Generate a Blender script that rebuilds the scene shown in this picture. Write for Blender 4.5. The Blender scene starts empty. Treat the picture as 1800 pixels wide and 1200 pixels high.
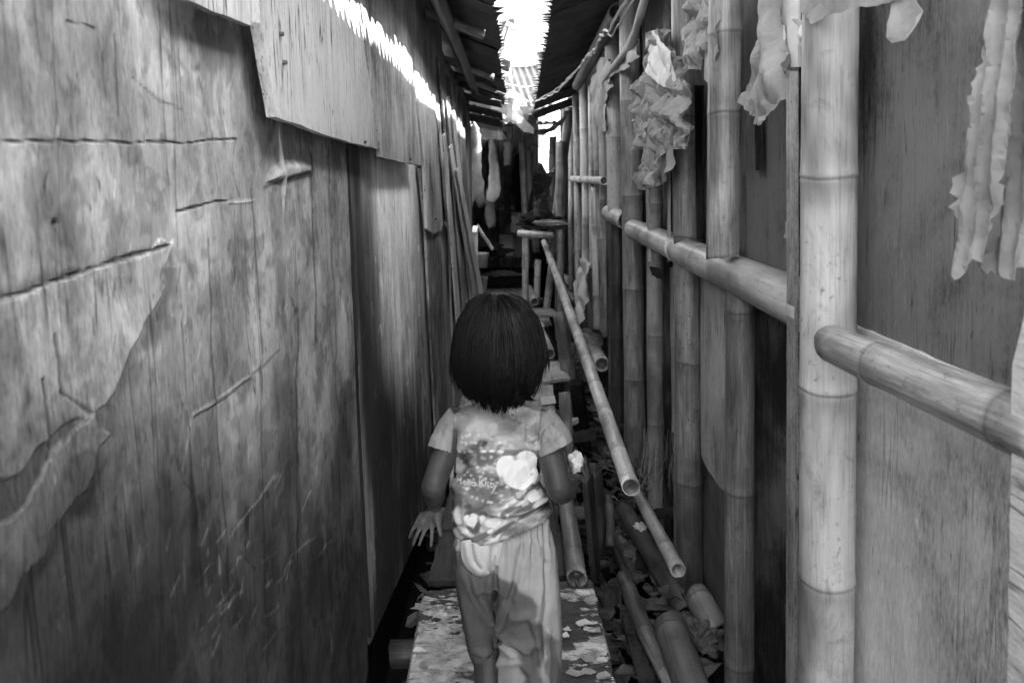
import bpy, bmesh, math, random
import numpy as np
from mathutils import Vector, Matrix, noise as mnoise
from mathutils.geometry import delaunay_2d_cdt
R = math.radians
random.seed(7)
SC = bpy.context.scene
COL = SC.collection

# ------------------------------------------------------------------ camera
F, CX, CY = 1200.0, 900.0, 445.0            # focal length and principal point on an 1800 x 1200 frame
PITCH, YAW, CAMZ = R(5.0), R(0.72), 1.35
cam = bpy.data.cameras.new('camera')
camo = bpy.data.objects.new('camera', cam); COL.objects.link(camo)
camo.location = (0, 0, CAMZ)
camo.rotation_euler = (R(90) - PITCH, 0, YAW)
cam.lens, cam.sensor_width, cam.sensor_fit = 24.0, 36.0, 'HORIZONTAL'
cam.shift_y = -(600 - CY) / 1800.0
cam.clip_start, cam.clip_end = 0.02, 500
cam.dof.use_dof = True
cam.dof.focus_distance = 1.75
cam.dof.aperture_fstop = 6.3
SC.camera = camo

# ------------------------------------------------------------------ light
SUN = Vector((-1.0, 0.45, -1.02)).normalized()      # direction the sunlight travels
w = bpy.data.worlds.new('World'); SC.world = w; w.use_nodes = True
nt = w.node_tree; nt.nodes.clear()
sky = nt.nodes.new('ShaderNodeTexSky'); sky.sky_type = 'NISHITA'; sky.sun_disc = False
sky.sun_elevation = math.asin(-SUN.z)
sky.sun_rotation = math.atan2(-SUN.x, -SUN.y)
sky.dust_density = 3.0
bw = nt.nodes.new('ShaderNodeRGBToBW')              # the photograph is black and white
bg = nt.nodes.new('ShaderNodeBackground'); bg.inputs[1].default_value = 0.15
wo = nt.nodes.new('ShaderNodeOutputWorld')
nt.links.new(sky.outputs[0], bw.inputs[0]); nt.links.new(bw.outputs[0], bg.inputs[0]); nt.links.new(bg.outputs[0], wo.inputs[0])
sl = bpy.data.lights.new('sun', 'SUN'); sl.energy = 3.0; sl.angle = R(0.5)
so = bpy.data.objects.new('sun', sl); COL.objects.link(so)
so.rotation_euler = SUN.to_track_quat('-Z', 'Y').to_euler()
SC.view_settings.view_transform = 'Standard'; SC.view_settings.look = 'None'
SC.view_settings.gamma = 1.0
SC.view_settings.exposure = 3.8
try:
    SC.cycles.max_bounces = 10; SC.cycles.diffuse_bounces = 2; SC.cycles.use_denoising = True; SC.cycles.denoising_prefilter = 'NONE'; SC.cycles.adaptive_threshold = 0.02
    SC.cycles.sample_clamp_indirect = 6.0
except Exception: pass

# ------------------------------------------------------------------ pixel <-> place
_cr, _sr = math.cos(PITCH), math.sin(PITCH)
CAMR = np.array(camo.rotation_euler.to_matrix())
def ray(px, py):
    v = CAMR @ np.array([(px - CX) / F, -(py - CY) / F, -1.0]); return Vector(v)
def PD(px, py, d):                         # the point of that pixel's ray at distance d along the alley
    r = ray(px, py); return Vector((0, 0, CAMZ)) + r * (d / r.y)
def PZ(px, py, z):                         # ... on the level z
    r = ray(px, py); return Vector((0, 0, CAMZ)) + r * ((z - CAMZ) / r.z)
LL, LR = 0.023, 0.030                      # how far the two walls lean
def PL(px, py, off=0.0):                   # ... on the left wall, off = metres proud of it
    r = ray(px, py); c = -0.42 + off      # X + LL*(z-CAMZ) = c
    return Vector((0, 0, CAMZ)) + r * (c / (r.x + LL * r.z))
def PR(px, py, x0=0.57):                   # ... on the right wall
    r = ray(px, py); return Vector((0, 0, CAMZ)) + r * (x0 / (r.x + LR * r.z))
def proj(co):                              # numpy points -> pixels
    q = (co - np.array([0, 0, CAMZ])) @ CAMR
    return CX + F * q[:, 0] / -q[:, 2], CY - F * q[:, 1] / -q[:, 2]

# ------------------------------------------------------------------ numpy noise
def _h(i, j, k, s):
    n = (i * 374761393 + j * 668265263 + k * 2147483647 + s * 1274126177) & 0xffffffff
    n = ((n ^ (n >> 13)) * 1274126177) & 0xffffffff
    n = ((n ^ (n >> 15)) * 2246822519) & 0xffffffff
    return ((n ^ (n >> 16)) & 0xffff) / 65535.0
def vnoise(x, y, z=None, s=0):
    x = np.asarray(x, float); y = np.asarray(y, float)
    z = np.zeros_like(x) if z is None else np.asarray(z, float)
    xi, yi, zi = np.floor(x).astype(np.int64), np.floor(y).astype(np.int64), np.floor(z).astype(np.int64)
    fx, fy, fz = x - xi, y - yi, z - zi
    fx, fy, fz = fx*fx*(3-2*fx), fy*fy*(3-2*fy), fz*fz*(3-2*fz)
    r = 0
    for a in (0, 1):
        for b in (0, 1):
            for c in (0, 1):
                r = r + _h(xi+a, yi+b, zi+c, s) * (fx if a else 1-fx) * (fy if b else 1-fy) * (fz if c else 1-fz)
    return r
def fbm(x, y, z=None, s=0, o=4):
    r, a, t = 0, 0.5, 0
    for k in range(o):
        q = 2.03 ** k
        r = r + a * vnoise(np.asarray(x)*q, np.asarray(y)*q, None if z is None else np.asarray(z)*q, s + 17*k); t += a; a *= 0.5
    return r / t
def sst(a, b, x):
    t = np.clip((x - a) / (b - a), 0, 1); return t*t*(3-2*t)
def seg_dist(x, y, pts):
    d = np.full(np.shape(x), 1e9)
    for (ax, ay), (bx, by) in zip(pts[:-1], pts[1:]):
        vx, vy = bx-ax, by-ay; L = vx*vx+vy*vy + 1e-12
        t = np.clip(((x-ax)*vx + (y-ay)*vy) / L, 0, 1)
        d = np.minimum(d, np.hypot(x-ax-t*vx, y-ay-t*vy))
    return d
def inside(x, y, poly):
    r = np.zeros(np.shape(x), bool); n = len(poly)
    for i in range(n):
        (ax, ay), (bx, by) = poly[i], poly[(i+1) % n]
        c = ((ay > y) != (by > y)) & (x < (bx-ax)*(y-ay)/((by-ay) if by != ay else 1e-9) + ax)
        r ^= c
    return r
def sdf(x, y, poly):                       # positive inside
    d = seg_dist(x, y, list(poly) + [poly[0]]); return np.where(inside(x, y, poly), d, -d)

# ------------------------------------------------------------------ objects
def new_mesh(name, verts, faces, mat=None, parent=None, smooth=False, attrs=None, uv=None):
    me = bpy.data.meshes.new(name)
    if isinstance(verts, np.ndarray): verts = verts.tolist()
    if isinstance(faces, np.ndarray): faces = faces.tolist()
    me.from_pydata(verts, [], faces); me.update()
    if smooth: me.polygons.foreach_set('use_smooth', [True]*len(me.polygons))
    for k, v in (attrs or {}).items():
        a = me.attributes.new(k, 'FLOAT', 'POINT'); a.data.foreach_set('value', np.asarray(v, np.float32))
    if uv is not None:
        u = me.uv_layers.new(name='UVMap'); li = np.zeros(len(me.loops), np.int32); me.loops.foreach_get('vertex_index', li)
        u.data.foreach_set('uv', np.asarray(uv, np.float32)[li].ravel())
    return link(name, me, mat, parent)
def link(name, me, mat=None, parent=None):
    o = bpy.data.objects.new(name, me); COL.objects.link(o)
    if mat is not None and not me.materials: me.materials.append(mat)
    if parent is not None: o.parent = parent
    return o
def empty(name, label=None, cat=None, group=None, kind=None, loc=(0, 0, 0)):
    o = bpy.data.objects.new(name, None); COL.objects.link(o); o.empty_display_size = 0.05
    return tag(o, label, cat, group, kind)
def tag(o, label=None, cat=None, group=None, kind=None):
    if label: o['label'] = label
    if cat: o['category'] = cat
    if group: o['group'] = group
    if kind: o['kind'] = kind
    return o
class MB:                                   # collects shapes into ONE mesh
    def __init__(s): s.v, s.f = [], []
    def add(s, v, f):
        n = len(s.v); s.v += [tuple(p) for p in v]; s.f += [[n+i for i in q] for q in f]; return s
    def box(s, c, size, rot=None):
        c = Vector(c); hx, hy, hz = size[0]/2, size[1]/2, size[2]/2
        v = [Vector((x, y, z)) for x in (-hx, hx) for y in (-hy, hy) for z in (-hz, hz)]
        if rot is not None: v = [rot @ p for p in v]
        return s.add([p + c for p in v], [(0,1,3,2),(4,6,7,5),(0,4,5,1),(2,3,7,6),(0,2,6,4),(1,5,7,3)])
    def tube(s, pts, rad, seg=10, flat=1.0, cap=True):
        v, f = tube_vf(pts, rad, seg, flat, cap); return s.add(v, f)
    def build(s, name, mat, parent=None, smooth=False): return new_mesh(name, s.v, s.f, mat, parent, smooth)
def frames(pts):
    pts = [Vector(p) for p in pts]; n = len(pts); T = []
    for i in range(n):
        t = (pts[min(i+1, n-1)] - pts[max(i-1, 0)]); T.append(t.normalized())
    u = T[0].orthogonal().normalized(); out = []
    for i in range(n):
        u = (u - T[i]*u.dot(T[i])).normalized(); out.append((pts[i], u.copy(), T[i].cross(u)))
    return out
def tube_vf(pts, rad, seg=10, flat=1.0, cap=True):
    fr = frames(pts); n = len(fr)
    if not hasattr(rad, '__len__'): rad = [rad]*n
    v, f = [], []
    for (p, a, b), r in zip(fr, rad):
        for k in range(seg):
            t = 2*math.pi*k/seg; v.append(p + a*(r*math.cos(t)) + b*(r*flat*math.sin(t)))
    for i in range(n-1):
        for k in range(seg):
            k2 = (k+1) % seg; f.append((i*seg+k, i*seg+k2, (i+1)*seg+k2, (i+1)*seg+k))
    if cap: f.append(tuple(range(seg-1, -1, -1))); f.append(tuple((n-1)*seg+k for k in range(seg)))
    return v, f

# ------------------------------------------------------------------ materials (all grey: a black and white photograph)
def g(v): return (v, v, v, 1)
class Mat:
    def __init__(s, name, rough=0.8, spec=0.3):
        s.m = bpy.data.materials.new(name); s.m.use_nodes = True; s.t = s.m.node_tree; s.n = s.t.nodes
        s.b = s.n['Principled BSDF']; s.b.inputs['Roughness'].default_value = rough
        s.b.inputs['Specular IOR Level'].default_value = spec
    def node(s, ty, **kw):
        o = s.n.new(ty)
        for k, v in kw.items(): setattr(o, k, v)
        return o
    def l(s, a, b): s.t.links.new(a, b)
    def coord(s, kind='Object', scale=(1, 1, 1), loc=(0, 0, 0)):
        tc = s.node('ShaderNodeTexCoord'); mp = s.node('ShaderNodeMapping')
        mp.inputs['Scale'].default_value = scale; mp.inputs['Location'].default_value = loc
        s.l(tc.outputs[kind], mp.inputs[0]); return mp.outputs[0]
    def noise(s, co, scale, detail=5, rough=0.6, dist=0.0):
        n = s.node('ShaderNodeTexNoise'); s.l(co, n.inputs['Vector'])
        n.inputs['Scale'].default_value = scale; n.inputs['Detail'].default_value = detail
        n.inputs['Roughness'].default_value = rough; n.inputs['Distortion'].default_value = dist
        return n.outputs[0]
    def ramp(s, x, stops):
        r = s.node('ShaderNodeValToRGB'); e = r.color_ramp.elements
        while len(e) < len(stops): e.new(0.5)
        for q, (p, c) in zip(e, stops): q.position = p; q.color = g(c)
        s.l(x, r.inputs[0]); return r.outputs[0]
    def math(s, op, a, b=None, c=None, clamp=False):
        m = s.node('ShaderNodeMath', operation=op, use_clamp=clamp)
        for i, x in enumerate((a, b, c)):
            if x is None: continue
            if isinstance(x, (int, float)): m.inputs[i].default_value = x
            else: s.l(x, m.inputs[i])
        return m.outputs[0]
    def attr(s, name):
        a = s.node('ShaderNodeAttribute', attribute_name=name); return a.outputs['Fac']
    def rnd(s): return s.node('ShaderNodeObjectInfo').outputs['Random']
    def col(s, x): s.l(x, s.b.inputs['Base Color']); return s
    def bump(s, h, strength=0.4, dist=0.004):
        b = s.node('ShaderNodeBump'); b.inputs['Strength'].default_value = strength; b.inputs['Distance'].default_value = dist
        s.l(h, b.inputs['Height']); s.l(b.outputs[0], s.b.inputs['Normal']); return s

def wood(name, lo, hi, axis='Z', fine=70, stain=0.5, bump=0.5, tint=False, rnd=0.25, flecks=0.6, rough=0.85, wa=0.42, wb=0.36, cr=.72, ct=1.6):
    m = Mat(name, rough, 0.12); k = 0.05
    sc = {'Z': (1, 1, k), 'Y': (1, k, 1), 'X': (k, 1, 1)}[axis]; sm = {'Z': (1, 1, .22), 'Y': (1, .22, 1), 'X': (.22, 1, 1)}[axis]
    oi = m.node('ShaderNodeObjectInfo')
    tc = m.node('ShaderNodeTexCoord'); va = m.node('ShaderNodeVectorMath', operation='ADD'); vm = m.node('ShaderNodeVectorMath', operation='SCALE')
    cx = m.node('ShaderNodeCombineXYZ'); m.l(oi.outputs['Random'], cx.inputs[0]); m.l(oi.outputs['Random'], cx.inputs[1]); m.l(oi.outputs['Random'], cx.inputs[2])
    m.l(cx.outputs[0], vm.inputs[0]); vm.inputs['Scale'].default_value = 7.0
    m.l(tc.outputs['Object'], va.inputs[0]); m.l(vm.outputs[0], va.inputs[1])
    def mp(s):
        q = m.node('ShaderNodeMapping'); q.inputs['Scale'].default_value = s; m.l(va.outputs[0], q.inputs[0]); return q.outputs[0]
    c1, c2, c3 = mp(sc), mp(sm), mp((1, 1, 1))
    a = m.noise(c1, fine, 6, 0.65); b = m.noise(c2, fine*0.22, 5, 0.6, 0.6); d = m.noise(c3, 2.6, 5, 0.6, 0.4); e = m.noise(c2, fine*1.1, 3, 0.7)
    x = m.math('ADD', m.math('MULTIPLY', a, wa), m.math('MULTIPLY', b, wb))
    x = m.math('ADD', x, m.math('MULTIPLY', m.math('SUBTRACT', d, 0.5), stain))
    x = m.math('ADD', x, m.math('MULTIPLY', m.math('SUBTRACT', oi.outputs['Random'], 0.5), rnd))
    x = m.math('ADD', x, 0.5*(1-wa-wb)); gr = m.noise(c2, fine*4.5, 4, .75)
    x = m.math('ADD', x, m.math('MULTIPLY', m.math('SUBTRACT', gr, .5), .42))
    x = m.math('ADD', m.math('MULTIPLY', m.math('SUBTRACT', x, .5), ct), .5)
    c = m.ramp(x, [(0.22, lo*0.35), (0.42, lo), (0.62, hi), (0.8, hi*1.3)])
    fl = m.math('SUBTRACT', 1.0, m.math('MULTIPLY', m.math('GREATER_THAN', e, 0.70), flecks))
    sm_ = m.ramp(e, [(0.63, 1.0), (0.74, 1.0 - flecks)])
    mul = m.node('ShaderNodeMix', data_type='RGBA', blend_type='MULTIPLY'); mul.inputs[0].default_value = 1.0
    m.l(c, mul.inputs[6]); m.l(sm_, mul.inputs[7]); out = mul.outputs[2]
    def mulc(p, q):
        k_ = m.node('ShaderNodeMix', data_type='RGBA', blend_type='MULTIPLY'); k_.inputs[0].default_value = 1.0; m.l(p, k_.inputs[6]); m.l(q, k_.inputs[7]); return k_.outputs[2]
    # hairline cracks along the grain, only where the wood is tired; pits; pale scuffs
    kk = {'Z': (1, 1, .035), 'Y': (1, .035, 1), 'X': (.035, 1, 1)}[axis]
    hc_ = m.noise(mp(kk), fine*.42, 2, .5, .25); msk = m.ramp(m.noise(c3, 5.5, 3, .6), [(.44, 0.0), (.58, 1.0)])
    ln = m.ramp(m.math('ABSOLUTE', m.math('SUBTRACT', hc_, .5)), [(0.0, 1.0), (.014, 0.0)])
    crk = m.math('MULTIPLY', ln, msk); out = mulc(out, m.math('SUBTRACT', 1.0, m.math('MULTIPLY', crk, cr)))
    pit = m.ramp(m.noise(c2, fine*2.4, 2, .5), [(.70, 1.0), (.76, .35)]); out = mulc(out, pit)
    scf = m.ramp(m.noise(mp(sm), fine*.55, 6, .75, 1.2), [(.60, 1.0), (.70, 1.45)]); out = mulc(out, scf)
    if tint:
        m2 = m.node('ShaderNodeMix', data_type='RGBA', blend_type='MULTIPLY'); m2.inputs[0].default_value = 1.0
        m.l(out, m2.inputs[6]); m.l(m.attr('tint'), m2.inputs[7]); out = m2.outputs[2]
    m.col(out); m.bump(m.math('SUBTRACT', m.math('ADD', m.math('MULTIPLY', a, 0.6), m.math('MULTIPLY', b, 0.5)), m.math('MULTIPLY', crk, .7)), bump, 0.003)
    return m.m
def plain(name, v, var=0.25, scale=20, rough=0.8, bump=0.3, spec=0.3, tint=None, trans=0.0, bscale=None, bd=0.003):
    m = Mat(name, rough, spec); co = m.coord(); n = m.noise(co, scale, 6, 0.65, 0.3)
    c = m.ramp(n, [(0.3, v*(1-var)), (0.7, v*(1+var))])
    if tint:
        m2 = m.node('ShaderNodeMix', data_type='RGBA', blend_type='MULTIPLY'); m2.inputs[0].default_value = 1.0
        m.l(c, m2.inputs[6]); m.l(m.attr(tint), m2.inputs[7]); c = m2.outputs[2]
    m.col(c); m.bump(m.noise(co, bscale or scale*2.5, 5, 0.6), bump, bd)
    if trans:
        tb = m.node('ShaderNodeBsdfTranslucent'); m.l(c, tb.inputs[0]); mx = m.node('ShaderNodeMixShader'); mx.inputs[0].default_value = trans
        m.l(m.b.outputs[0], mx.inputs[1]); m.l(tb.outputs[0], mx.inputs[2]); m.l(mx.outputs[0], m.n['Material Output'].inputs[0])
    return m.m
def bamboo_mat(name, lo, hi, rough=0.38):
    m = Mat(name, rough, 0.5); rn = m.rnd()
    tc = m.node('ShaderNodeTexCoord'); sep = m.node('ShaderNodeSeparateXYZ'); m.l(tc.outputs['UV'], sep.inputs[0])
    def mp(su, sv):
        c = m.node('ShaderNodeCombineXYZ'); m.l(m.math('MULTIPLY', sep.outputs[0], su), c.inputs[0]); m.l(m.math('MULTIPLY', sep.outputs[1], sv), c.inputs[1])
        m.l(m.math('MULTIPLY', rn, 37.0), c.inputs[2]); return c.outputs[0]
    a = m.noise(mp(190, 7), 1.0, 6, 0.72); b = m.noise(mp(22, 3.0), 1.0, 6, 0.68, 0.7); sp = m.noise(mp(70, 45), 1.0, 3, 0.6); bl = m.noise(mp(16, 12), 1.0, 6, 0.7, 1.0)
    x = m.math('ADD', m.math('MULTIPLY', a, 0.55), m.math('MULTIPLY', b, 0.45))
    x = m.math('ADD', x, m.math('MULTIPLY', m.math('SUBTRACT', rn, 0.5), 0.22))
    x = m.math('ADD', m.math('MULTIPLY', m.math('SUBTRACT', x, .5), 1.5), .5)
    c = m.ramp(x, [(0.25, lo*0.5), (0.42, lo), (0.60, hi), (0.78, hi*1.2)])
    def mul(p, q):
        k = m.node('ShaderNodeMix', data_type='RGBA', blend_type='MULTIPLY'); k.inputs[0].default_value = 1.0; m.l(p, k.inputs[6]); m.l(q, k.inputs[7]); return k.outputs[2]
    pat = m.noise(mp(5, 2.2), 1.0, 3, .6); spm = m.math('MULTIPLY', m.ramp(sp, [(0.60, 0.0), (0.72, .6)]), m.ramp(pat, [(.42, 0.0), (.58, 1.0)])); c = mul(c, m.math('SUBTRACT', 1.0, spm)); c = mul(c, m.ramp(pat, [(.36, .42), (.50, .95), (.7, 1.18)])); c = mul(c, m.ramp(bl, [(0.54, 1.0), (0.74, 0.55)]))
    c = mul(c, m.attr('node'))
    m.col(c); m.bump(m.math('ADD', m.math('MULTIPLY', a, 0.5), m.math('MULTIPLY', bl, 0.3)), 0.25, 0.002); return m.m

WOOD_L = wood('plywood_sheet', 0.30, 0.46, 'Z', 60, 0.42, 0.5, tint=True, rnd=0.0, flecks=0.5, wa=.16, wb=.20)
WOOD_B = wood('weathered_board', 0.23, 0.42, 'Z', 80, 0.75, 0.9, flecks=0.85, wa=.3, wb=.34, cr=.92)
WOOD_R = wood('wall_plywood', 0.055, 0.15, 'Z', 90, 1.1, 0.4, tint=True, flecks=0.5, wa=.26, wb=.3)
PALE = wood('pale_panel', 0.42, 0.62, 'Z', 46, 0.95, 0.4, rnd=0, flecks=0.35, wa=.05, wb=.08, cr=.2)
WOOD_D = wood('dark_board', 0.014, 0.04, 'Z', 60, 0.5, 0.6)
WOOD_DY = wood('dark_plank', 0.03, 0.08, 'Y', 60, 0.5, 0.6)
WOOD_PY = wood('walk_plank', 0.32, 0.52, 'X', 60, 0.6, 0.6)
WOOD_PX = wood('grey_plank', 0.32, 0.52, 'Y', 60, 0.6, 0.6)
BAM = bamboo_mat('bamboo_dry', 0.27, 0.46)
BAM_M = bamboo_mat('bamboo_grey', 0.17, 0.31)
BAM_L = bamboo_mat('bamboo_pale', 0.50, 0.72)
BAM_D = bamboo_mat('bamboo_dark', 0.05, 0.13, 0.5)
METAL_D = plain('rusty_metal', 0.06, 0.5, 9, 0.7, 0.3)
METAL_L = plain('bright_metal', 0.028, 0.3, 6, 0.45, 0.15, 0.5)
PLASTIC = plain('torn_plastic', 0.42, 0.25, 14, 0.38, 0.7, 0.5, trans=0.35, bscale=60, bd=0.008)
PAPER = plain('brown_paper', 0.34, 0.25, 12, 0.6, 0.7, 0.35, trans=0.12, bscale=32, bd=0.010)
WHITE = plain('white_paint', 0.75, 0.15, 15, 0.7, 0.2)
CLOTH_L = plain('pale_cloth', 0.40, 0.2, 12, 0.9, 0.3, 0.1)
CLOTH_M = plain('grey_cloth', 0.16, 0.3, 12, 0.9, 0.3, 0.1)
CLOTH_D = plain('black_cloth', 0.015, 0.3, 12, 0.9, 0.3, 0.1)
BLACKBAG = plain('black_plastic', 0.025, 0.4, 12, 0.25, 0.5, 0.6, bscale=30, bd=0.01)
MUD = plain('mud', 0.009, 0.5, 9, 0.85, 0.8, 0.15, bscale=25, bd=0.03)
WIRE = plain('wire', 0.35, 0.2, 30, 0.5, 0.1)
LITTER = plain('litter', 0.11, 0.95, 7, 0.8, 0.4)

# ------------------------------------------------------------------ builders
def bamboo(name, p0, p1, r0, r1=None, nodes=None, mat=None, parent=None, bend=0.0, seg=18, hollow=(True, True), seed=0, notch=None):
    """one culm: swollen node rings with a groove, waxy bands, hollow cut ends"""
    rg = random.Random(seed*31+5); p0, p1 = Vector(p0), Vector(p1); L = (p1-p0).length; r1 = r1 or r0
    if nodes is None:
        nodes, t = [], rg.uniform(0.12, 0.3)
        while t < L: nodes.append(t); t += rg.uniform(0.26, 0.36)
    ss = set([0.0, L])
    t = 0.04
    while t < L: ss.add(t); t += 0.055
    for n in nodes:
        for q in (-0.030, -0.012, -0.006, -0.003, 0.0, 0.003, 0.006, 0.010, 0.016, 0.03):
            if 0 < n+q < L: ss.add(n+q)
    ss = sorted(ss); ax = (p1-p0).normalized(); sd = ax.orthogonal().normalized()
    a0 = rg.uniform(0, 6.28); sd = (Matrix.Rotation(a0, 3, ax) @ sd); b2 = ax.cross(sd)
    V, UV, ND, Fc = [], [], [], []
    for s in ss:
        t = s/L; r = r0+(r1-r0)*t; k = 1.0; nd = 1.0
        for n in nodes:
            d = s-n
            k += 0.034*math.exp(-(d/0.011)**2) - 0.040*math.exp(-((d-0.002)/0.0026)**2) + 0.012*math.exp(-((d+0.01)/0.03)**2)
            nd *= 1 - 0.45*math.exp(-((d-0.002)/0.0032)**2) ; nd *= 1 + 0.13*math.exp(-((d+0.012)/0.008)**2); nd *= 1 - 0.25*math.exp(-((d-0.02)/0.018)**2)
        c = p0 + ax*s + sd*(bend*L*math.sin(math.pi*t))
        for i in range(seg+1):
            th = 2*math.pi*i/seg; wob = 1+0.015*math.sin(3*th+s*5+a0)+0.01*math.sin(2*th+s*2.3)
            endj = (r*.16*math.cos(th-a0)+.0016*math.sin(5*th+a0)+rg.uniform(-.0012, .0012)) if s in (0.0, L) else .0035*math.sin(th+a0*2)+.0012*math.sin(3*th+a0)
            V.append(c + ax*endj + (sd*math.cos(th) + b2*math.sin(th))*(r*k*wob)); UV.append((th*r, s)); ND.append(nd)
    w_ = seg+1
    for i in range(len(ss)-1):
        for k in range(seg): Fc.append((i*w_+k, i*w_+k+1, (i+1)*w_+k+1, (i+1)*w_+k))
    for e, hol in ((0, hollow[0]), (1, hollow[1])):
        base = (len(ss)-1)*w_ if e else 0; s = ss[-1] if e else 0.0; r = r1 if e else r0; c = p0+ax*s
        if not hol:
            V.append(c); UV.append((0, s)); ND.append(1.0); ci = len(V)-1
            for k in range(seg): Fc.append((ci, base+k, base+k+1) if e else (ci, base+k+1, base+k))
            continue
        st = len(V)
        DP = .05 if hol != 'shallow' else .008
        for dep, rr, nn in ((0, 0.80 if DP > .01 else .9, 1.0 if DP > .01 else .5), (DP, 0.78 if DP > .01 else .88, 0.2)):
            cc = c + ax*(dep if not e else -dep)
            for i in range(w_):
                th = 2*math.pi*i/seg; V.append(cc+ax*(r*.16*math.cos(th-a0) if dep == 0 else 0)+(sd*math.cos(th)+b2*math.sin(th))*(r*rr)); UV.append((th*r, s+dep)); ND.append(nn)
        V.append(c + ax*(DP if not e else -DP)); UV.append((0, s)); ND.append(0.16); ci = len(V)-1
        for k in range(seg):
            q = [(base+k, base+k+1, st+k+1, st+k), (st+k, st+k+1, st+w_+k+1, st+w_+k), (st+w_+k, st+w_+k+1, ci)]
            Fc += q if e else [tuple(reversed(x)) for x in q]
    o = new_mesh(name, V, Fc, mat or BAM, parent, True, {'node': ND}, UV)
    return o
def ragged(poly, step=0.03, amp=0.004, seed=0, n3=True):
    """outline points (Vectors) with small uneven nicks"""
    rg = random.Random(seed); out = []
    for a, b in zip(poly, poly[1:]+poly[:1]):
        n = max(1, int((b-a).length/step))
        for i in range(n):
            p = a.lerp(b, i/n)
            if i: p = p + Vector((0, rg.uniform(-amp, amp), rg.uniform(-amp, amp)*0.8)) if n3 else p + Vector((rg.uniform(-amp, amp), rg.uniform(-amp, amp), 0))
            out.append(p)
    return out
def board(name, poly, thick, mat, parent=None, nrm=(1, 0, 0), amp=0.003, seed=0, step=0.03, n3=True, label=None):
    """a thin board: uneven outline, front face proud by `thick` along nrm"""
    pts = ragged([Vector(p) for p in poly], step, amp, seed, n3); n = len(pts); N = Vector(nrm)*thick
    v = pts + [p+N for p in pts]
    f = [tuple(range(n-1, -1, -1)), tuple(range(n, 2*n))] + [(i, (i+1) % n, n+(i+1) % n, n+i) for i in range(n)]
    bm = bmesh.new(); bv = [bm.verts.new(p) for p in v]
    for q in f:
        try: bm.faces.new([bv[i] for i in q])
        except ValueError: pass
    bmesh.ops.recalc_face_normals(bm, faces=bm.faces[:])
    me = bpy.data.meshes.new(name); bm.to_mesh(me); bm.free()
    a = me.attributes.new('tint', 'FLOAT', 'POINT'); a.data.foreach_set('value', [1.0]*len(me.vertices))
    o = link(name, me, mat, parent)
    if label: o['label'] = label
    return o
def crumple(name, outline, to3d, mat, parent=None, amp=0.02, freq=18, seed=0, step=0.012, pleat=0.0, pfreq=30, thick=0.0006, smooth=False, shift=(0, 0, 0), nrm=(-1, 0, 0), curl=0.0, fray=.22):
    """a torn hanging sheet: outline in pixels, triangulated, creased like paper or plastic"""
    P3 = [to3d(*p) for p in outline]; o0 = P3[0]; N = Vector(nrm).normalized()
    U = Vector((0, 0, 1)).cross(N).normalized(); W = N.cross(U)
    q2 = [Vector(((p-o0).dot(U), (p-o0).dot(W))) for p in P3]
    rg = random.Random(seed); edge = []
    for a, b in zip(q2, q2[1:]+q2[:1]):
        n = max(1, int((b-a).length/step))
        for i in range(n):
            p = a.lerp(b, i/n)
            if i: p = p + Vector((rg.uniform(-1, 1), rg.uniform(-1, 1)))*step*fray
            edge.append(p)
    poly = [(p.x, p.y) for p in edge]; xs = [p.x for p in edge]; ys = [p.y for p in edge]; pts = list(edge); ne = len(edge)
    gx = np.arange(min(xs), max(xs), step); gy = np.arange(min(ys), max(ys), step)
    X, Y = np.meshgrid(gx, gy); X = X.ravel()+np.random.RandomState(seed).uniform(-.3, .3, X.size)*step; Y = Y.ravel()+np.random.RandomState(seed+1).uniform(-.3, .3, Y.size)*step
    ok = inside(X, Y, poly) & (seg_dist(X, Y, poly+[poly[0]]) > step*0.5)
    pts += [Vector((a, b)) for a, b in zip(X[ok], Y[ok])]
    vv, _, ff, _, _, _ = delaunay_2d_cdt(pts, [], [list(range(ne))], 1, 1e-6)
    A = np.array([(p.x, p.y) for p in vv]); x, y = A[:, 0], A[:, 1]
    # creases: folded ridges of several turned noises
    h = 0
    for k in range(4):
        t = k*1.1+seed; c, s = math.cos(t), math.sin(t); fq = freq*0.62*(1+0.75*k)
        h = h + np.abs(vnoise((x*c+y*s)*fq, (-x*s+y*c)*fq*0.7, None, seed*7+k)*2-1)*(0.5**k)
    h = (h/h.std()-h.mean()/h.std())*0.45*amp if h.std() > 0 else h*0
    if pleat: h = h + pleat*np.sin(x*pfreq + 2*vnoise(x*4, y*3, None, seed+3))
    if curl: h = h + curl*((x-x.mean())/(np.ptp(x)+1e-6))**2
    V = [o0 + U*a + W*b + N*float(c) + Vector(shift) for a, b, c in zip(x, y, h)]
    o = new_mesh(name, V, [tuple(q) for q in ff], mat, parent, smooth)
    sm = o.modifiers.new('thickness', 'SOLIDIFY'); sm.thickness = thick; sm.offset = 0
    return o
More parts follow.
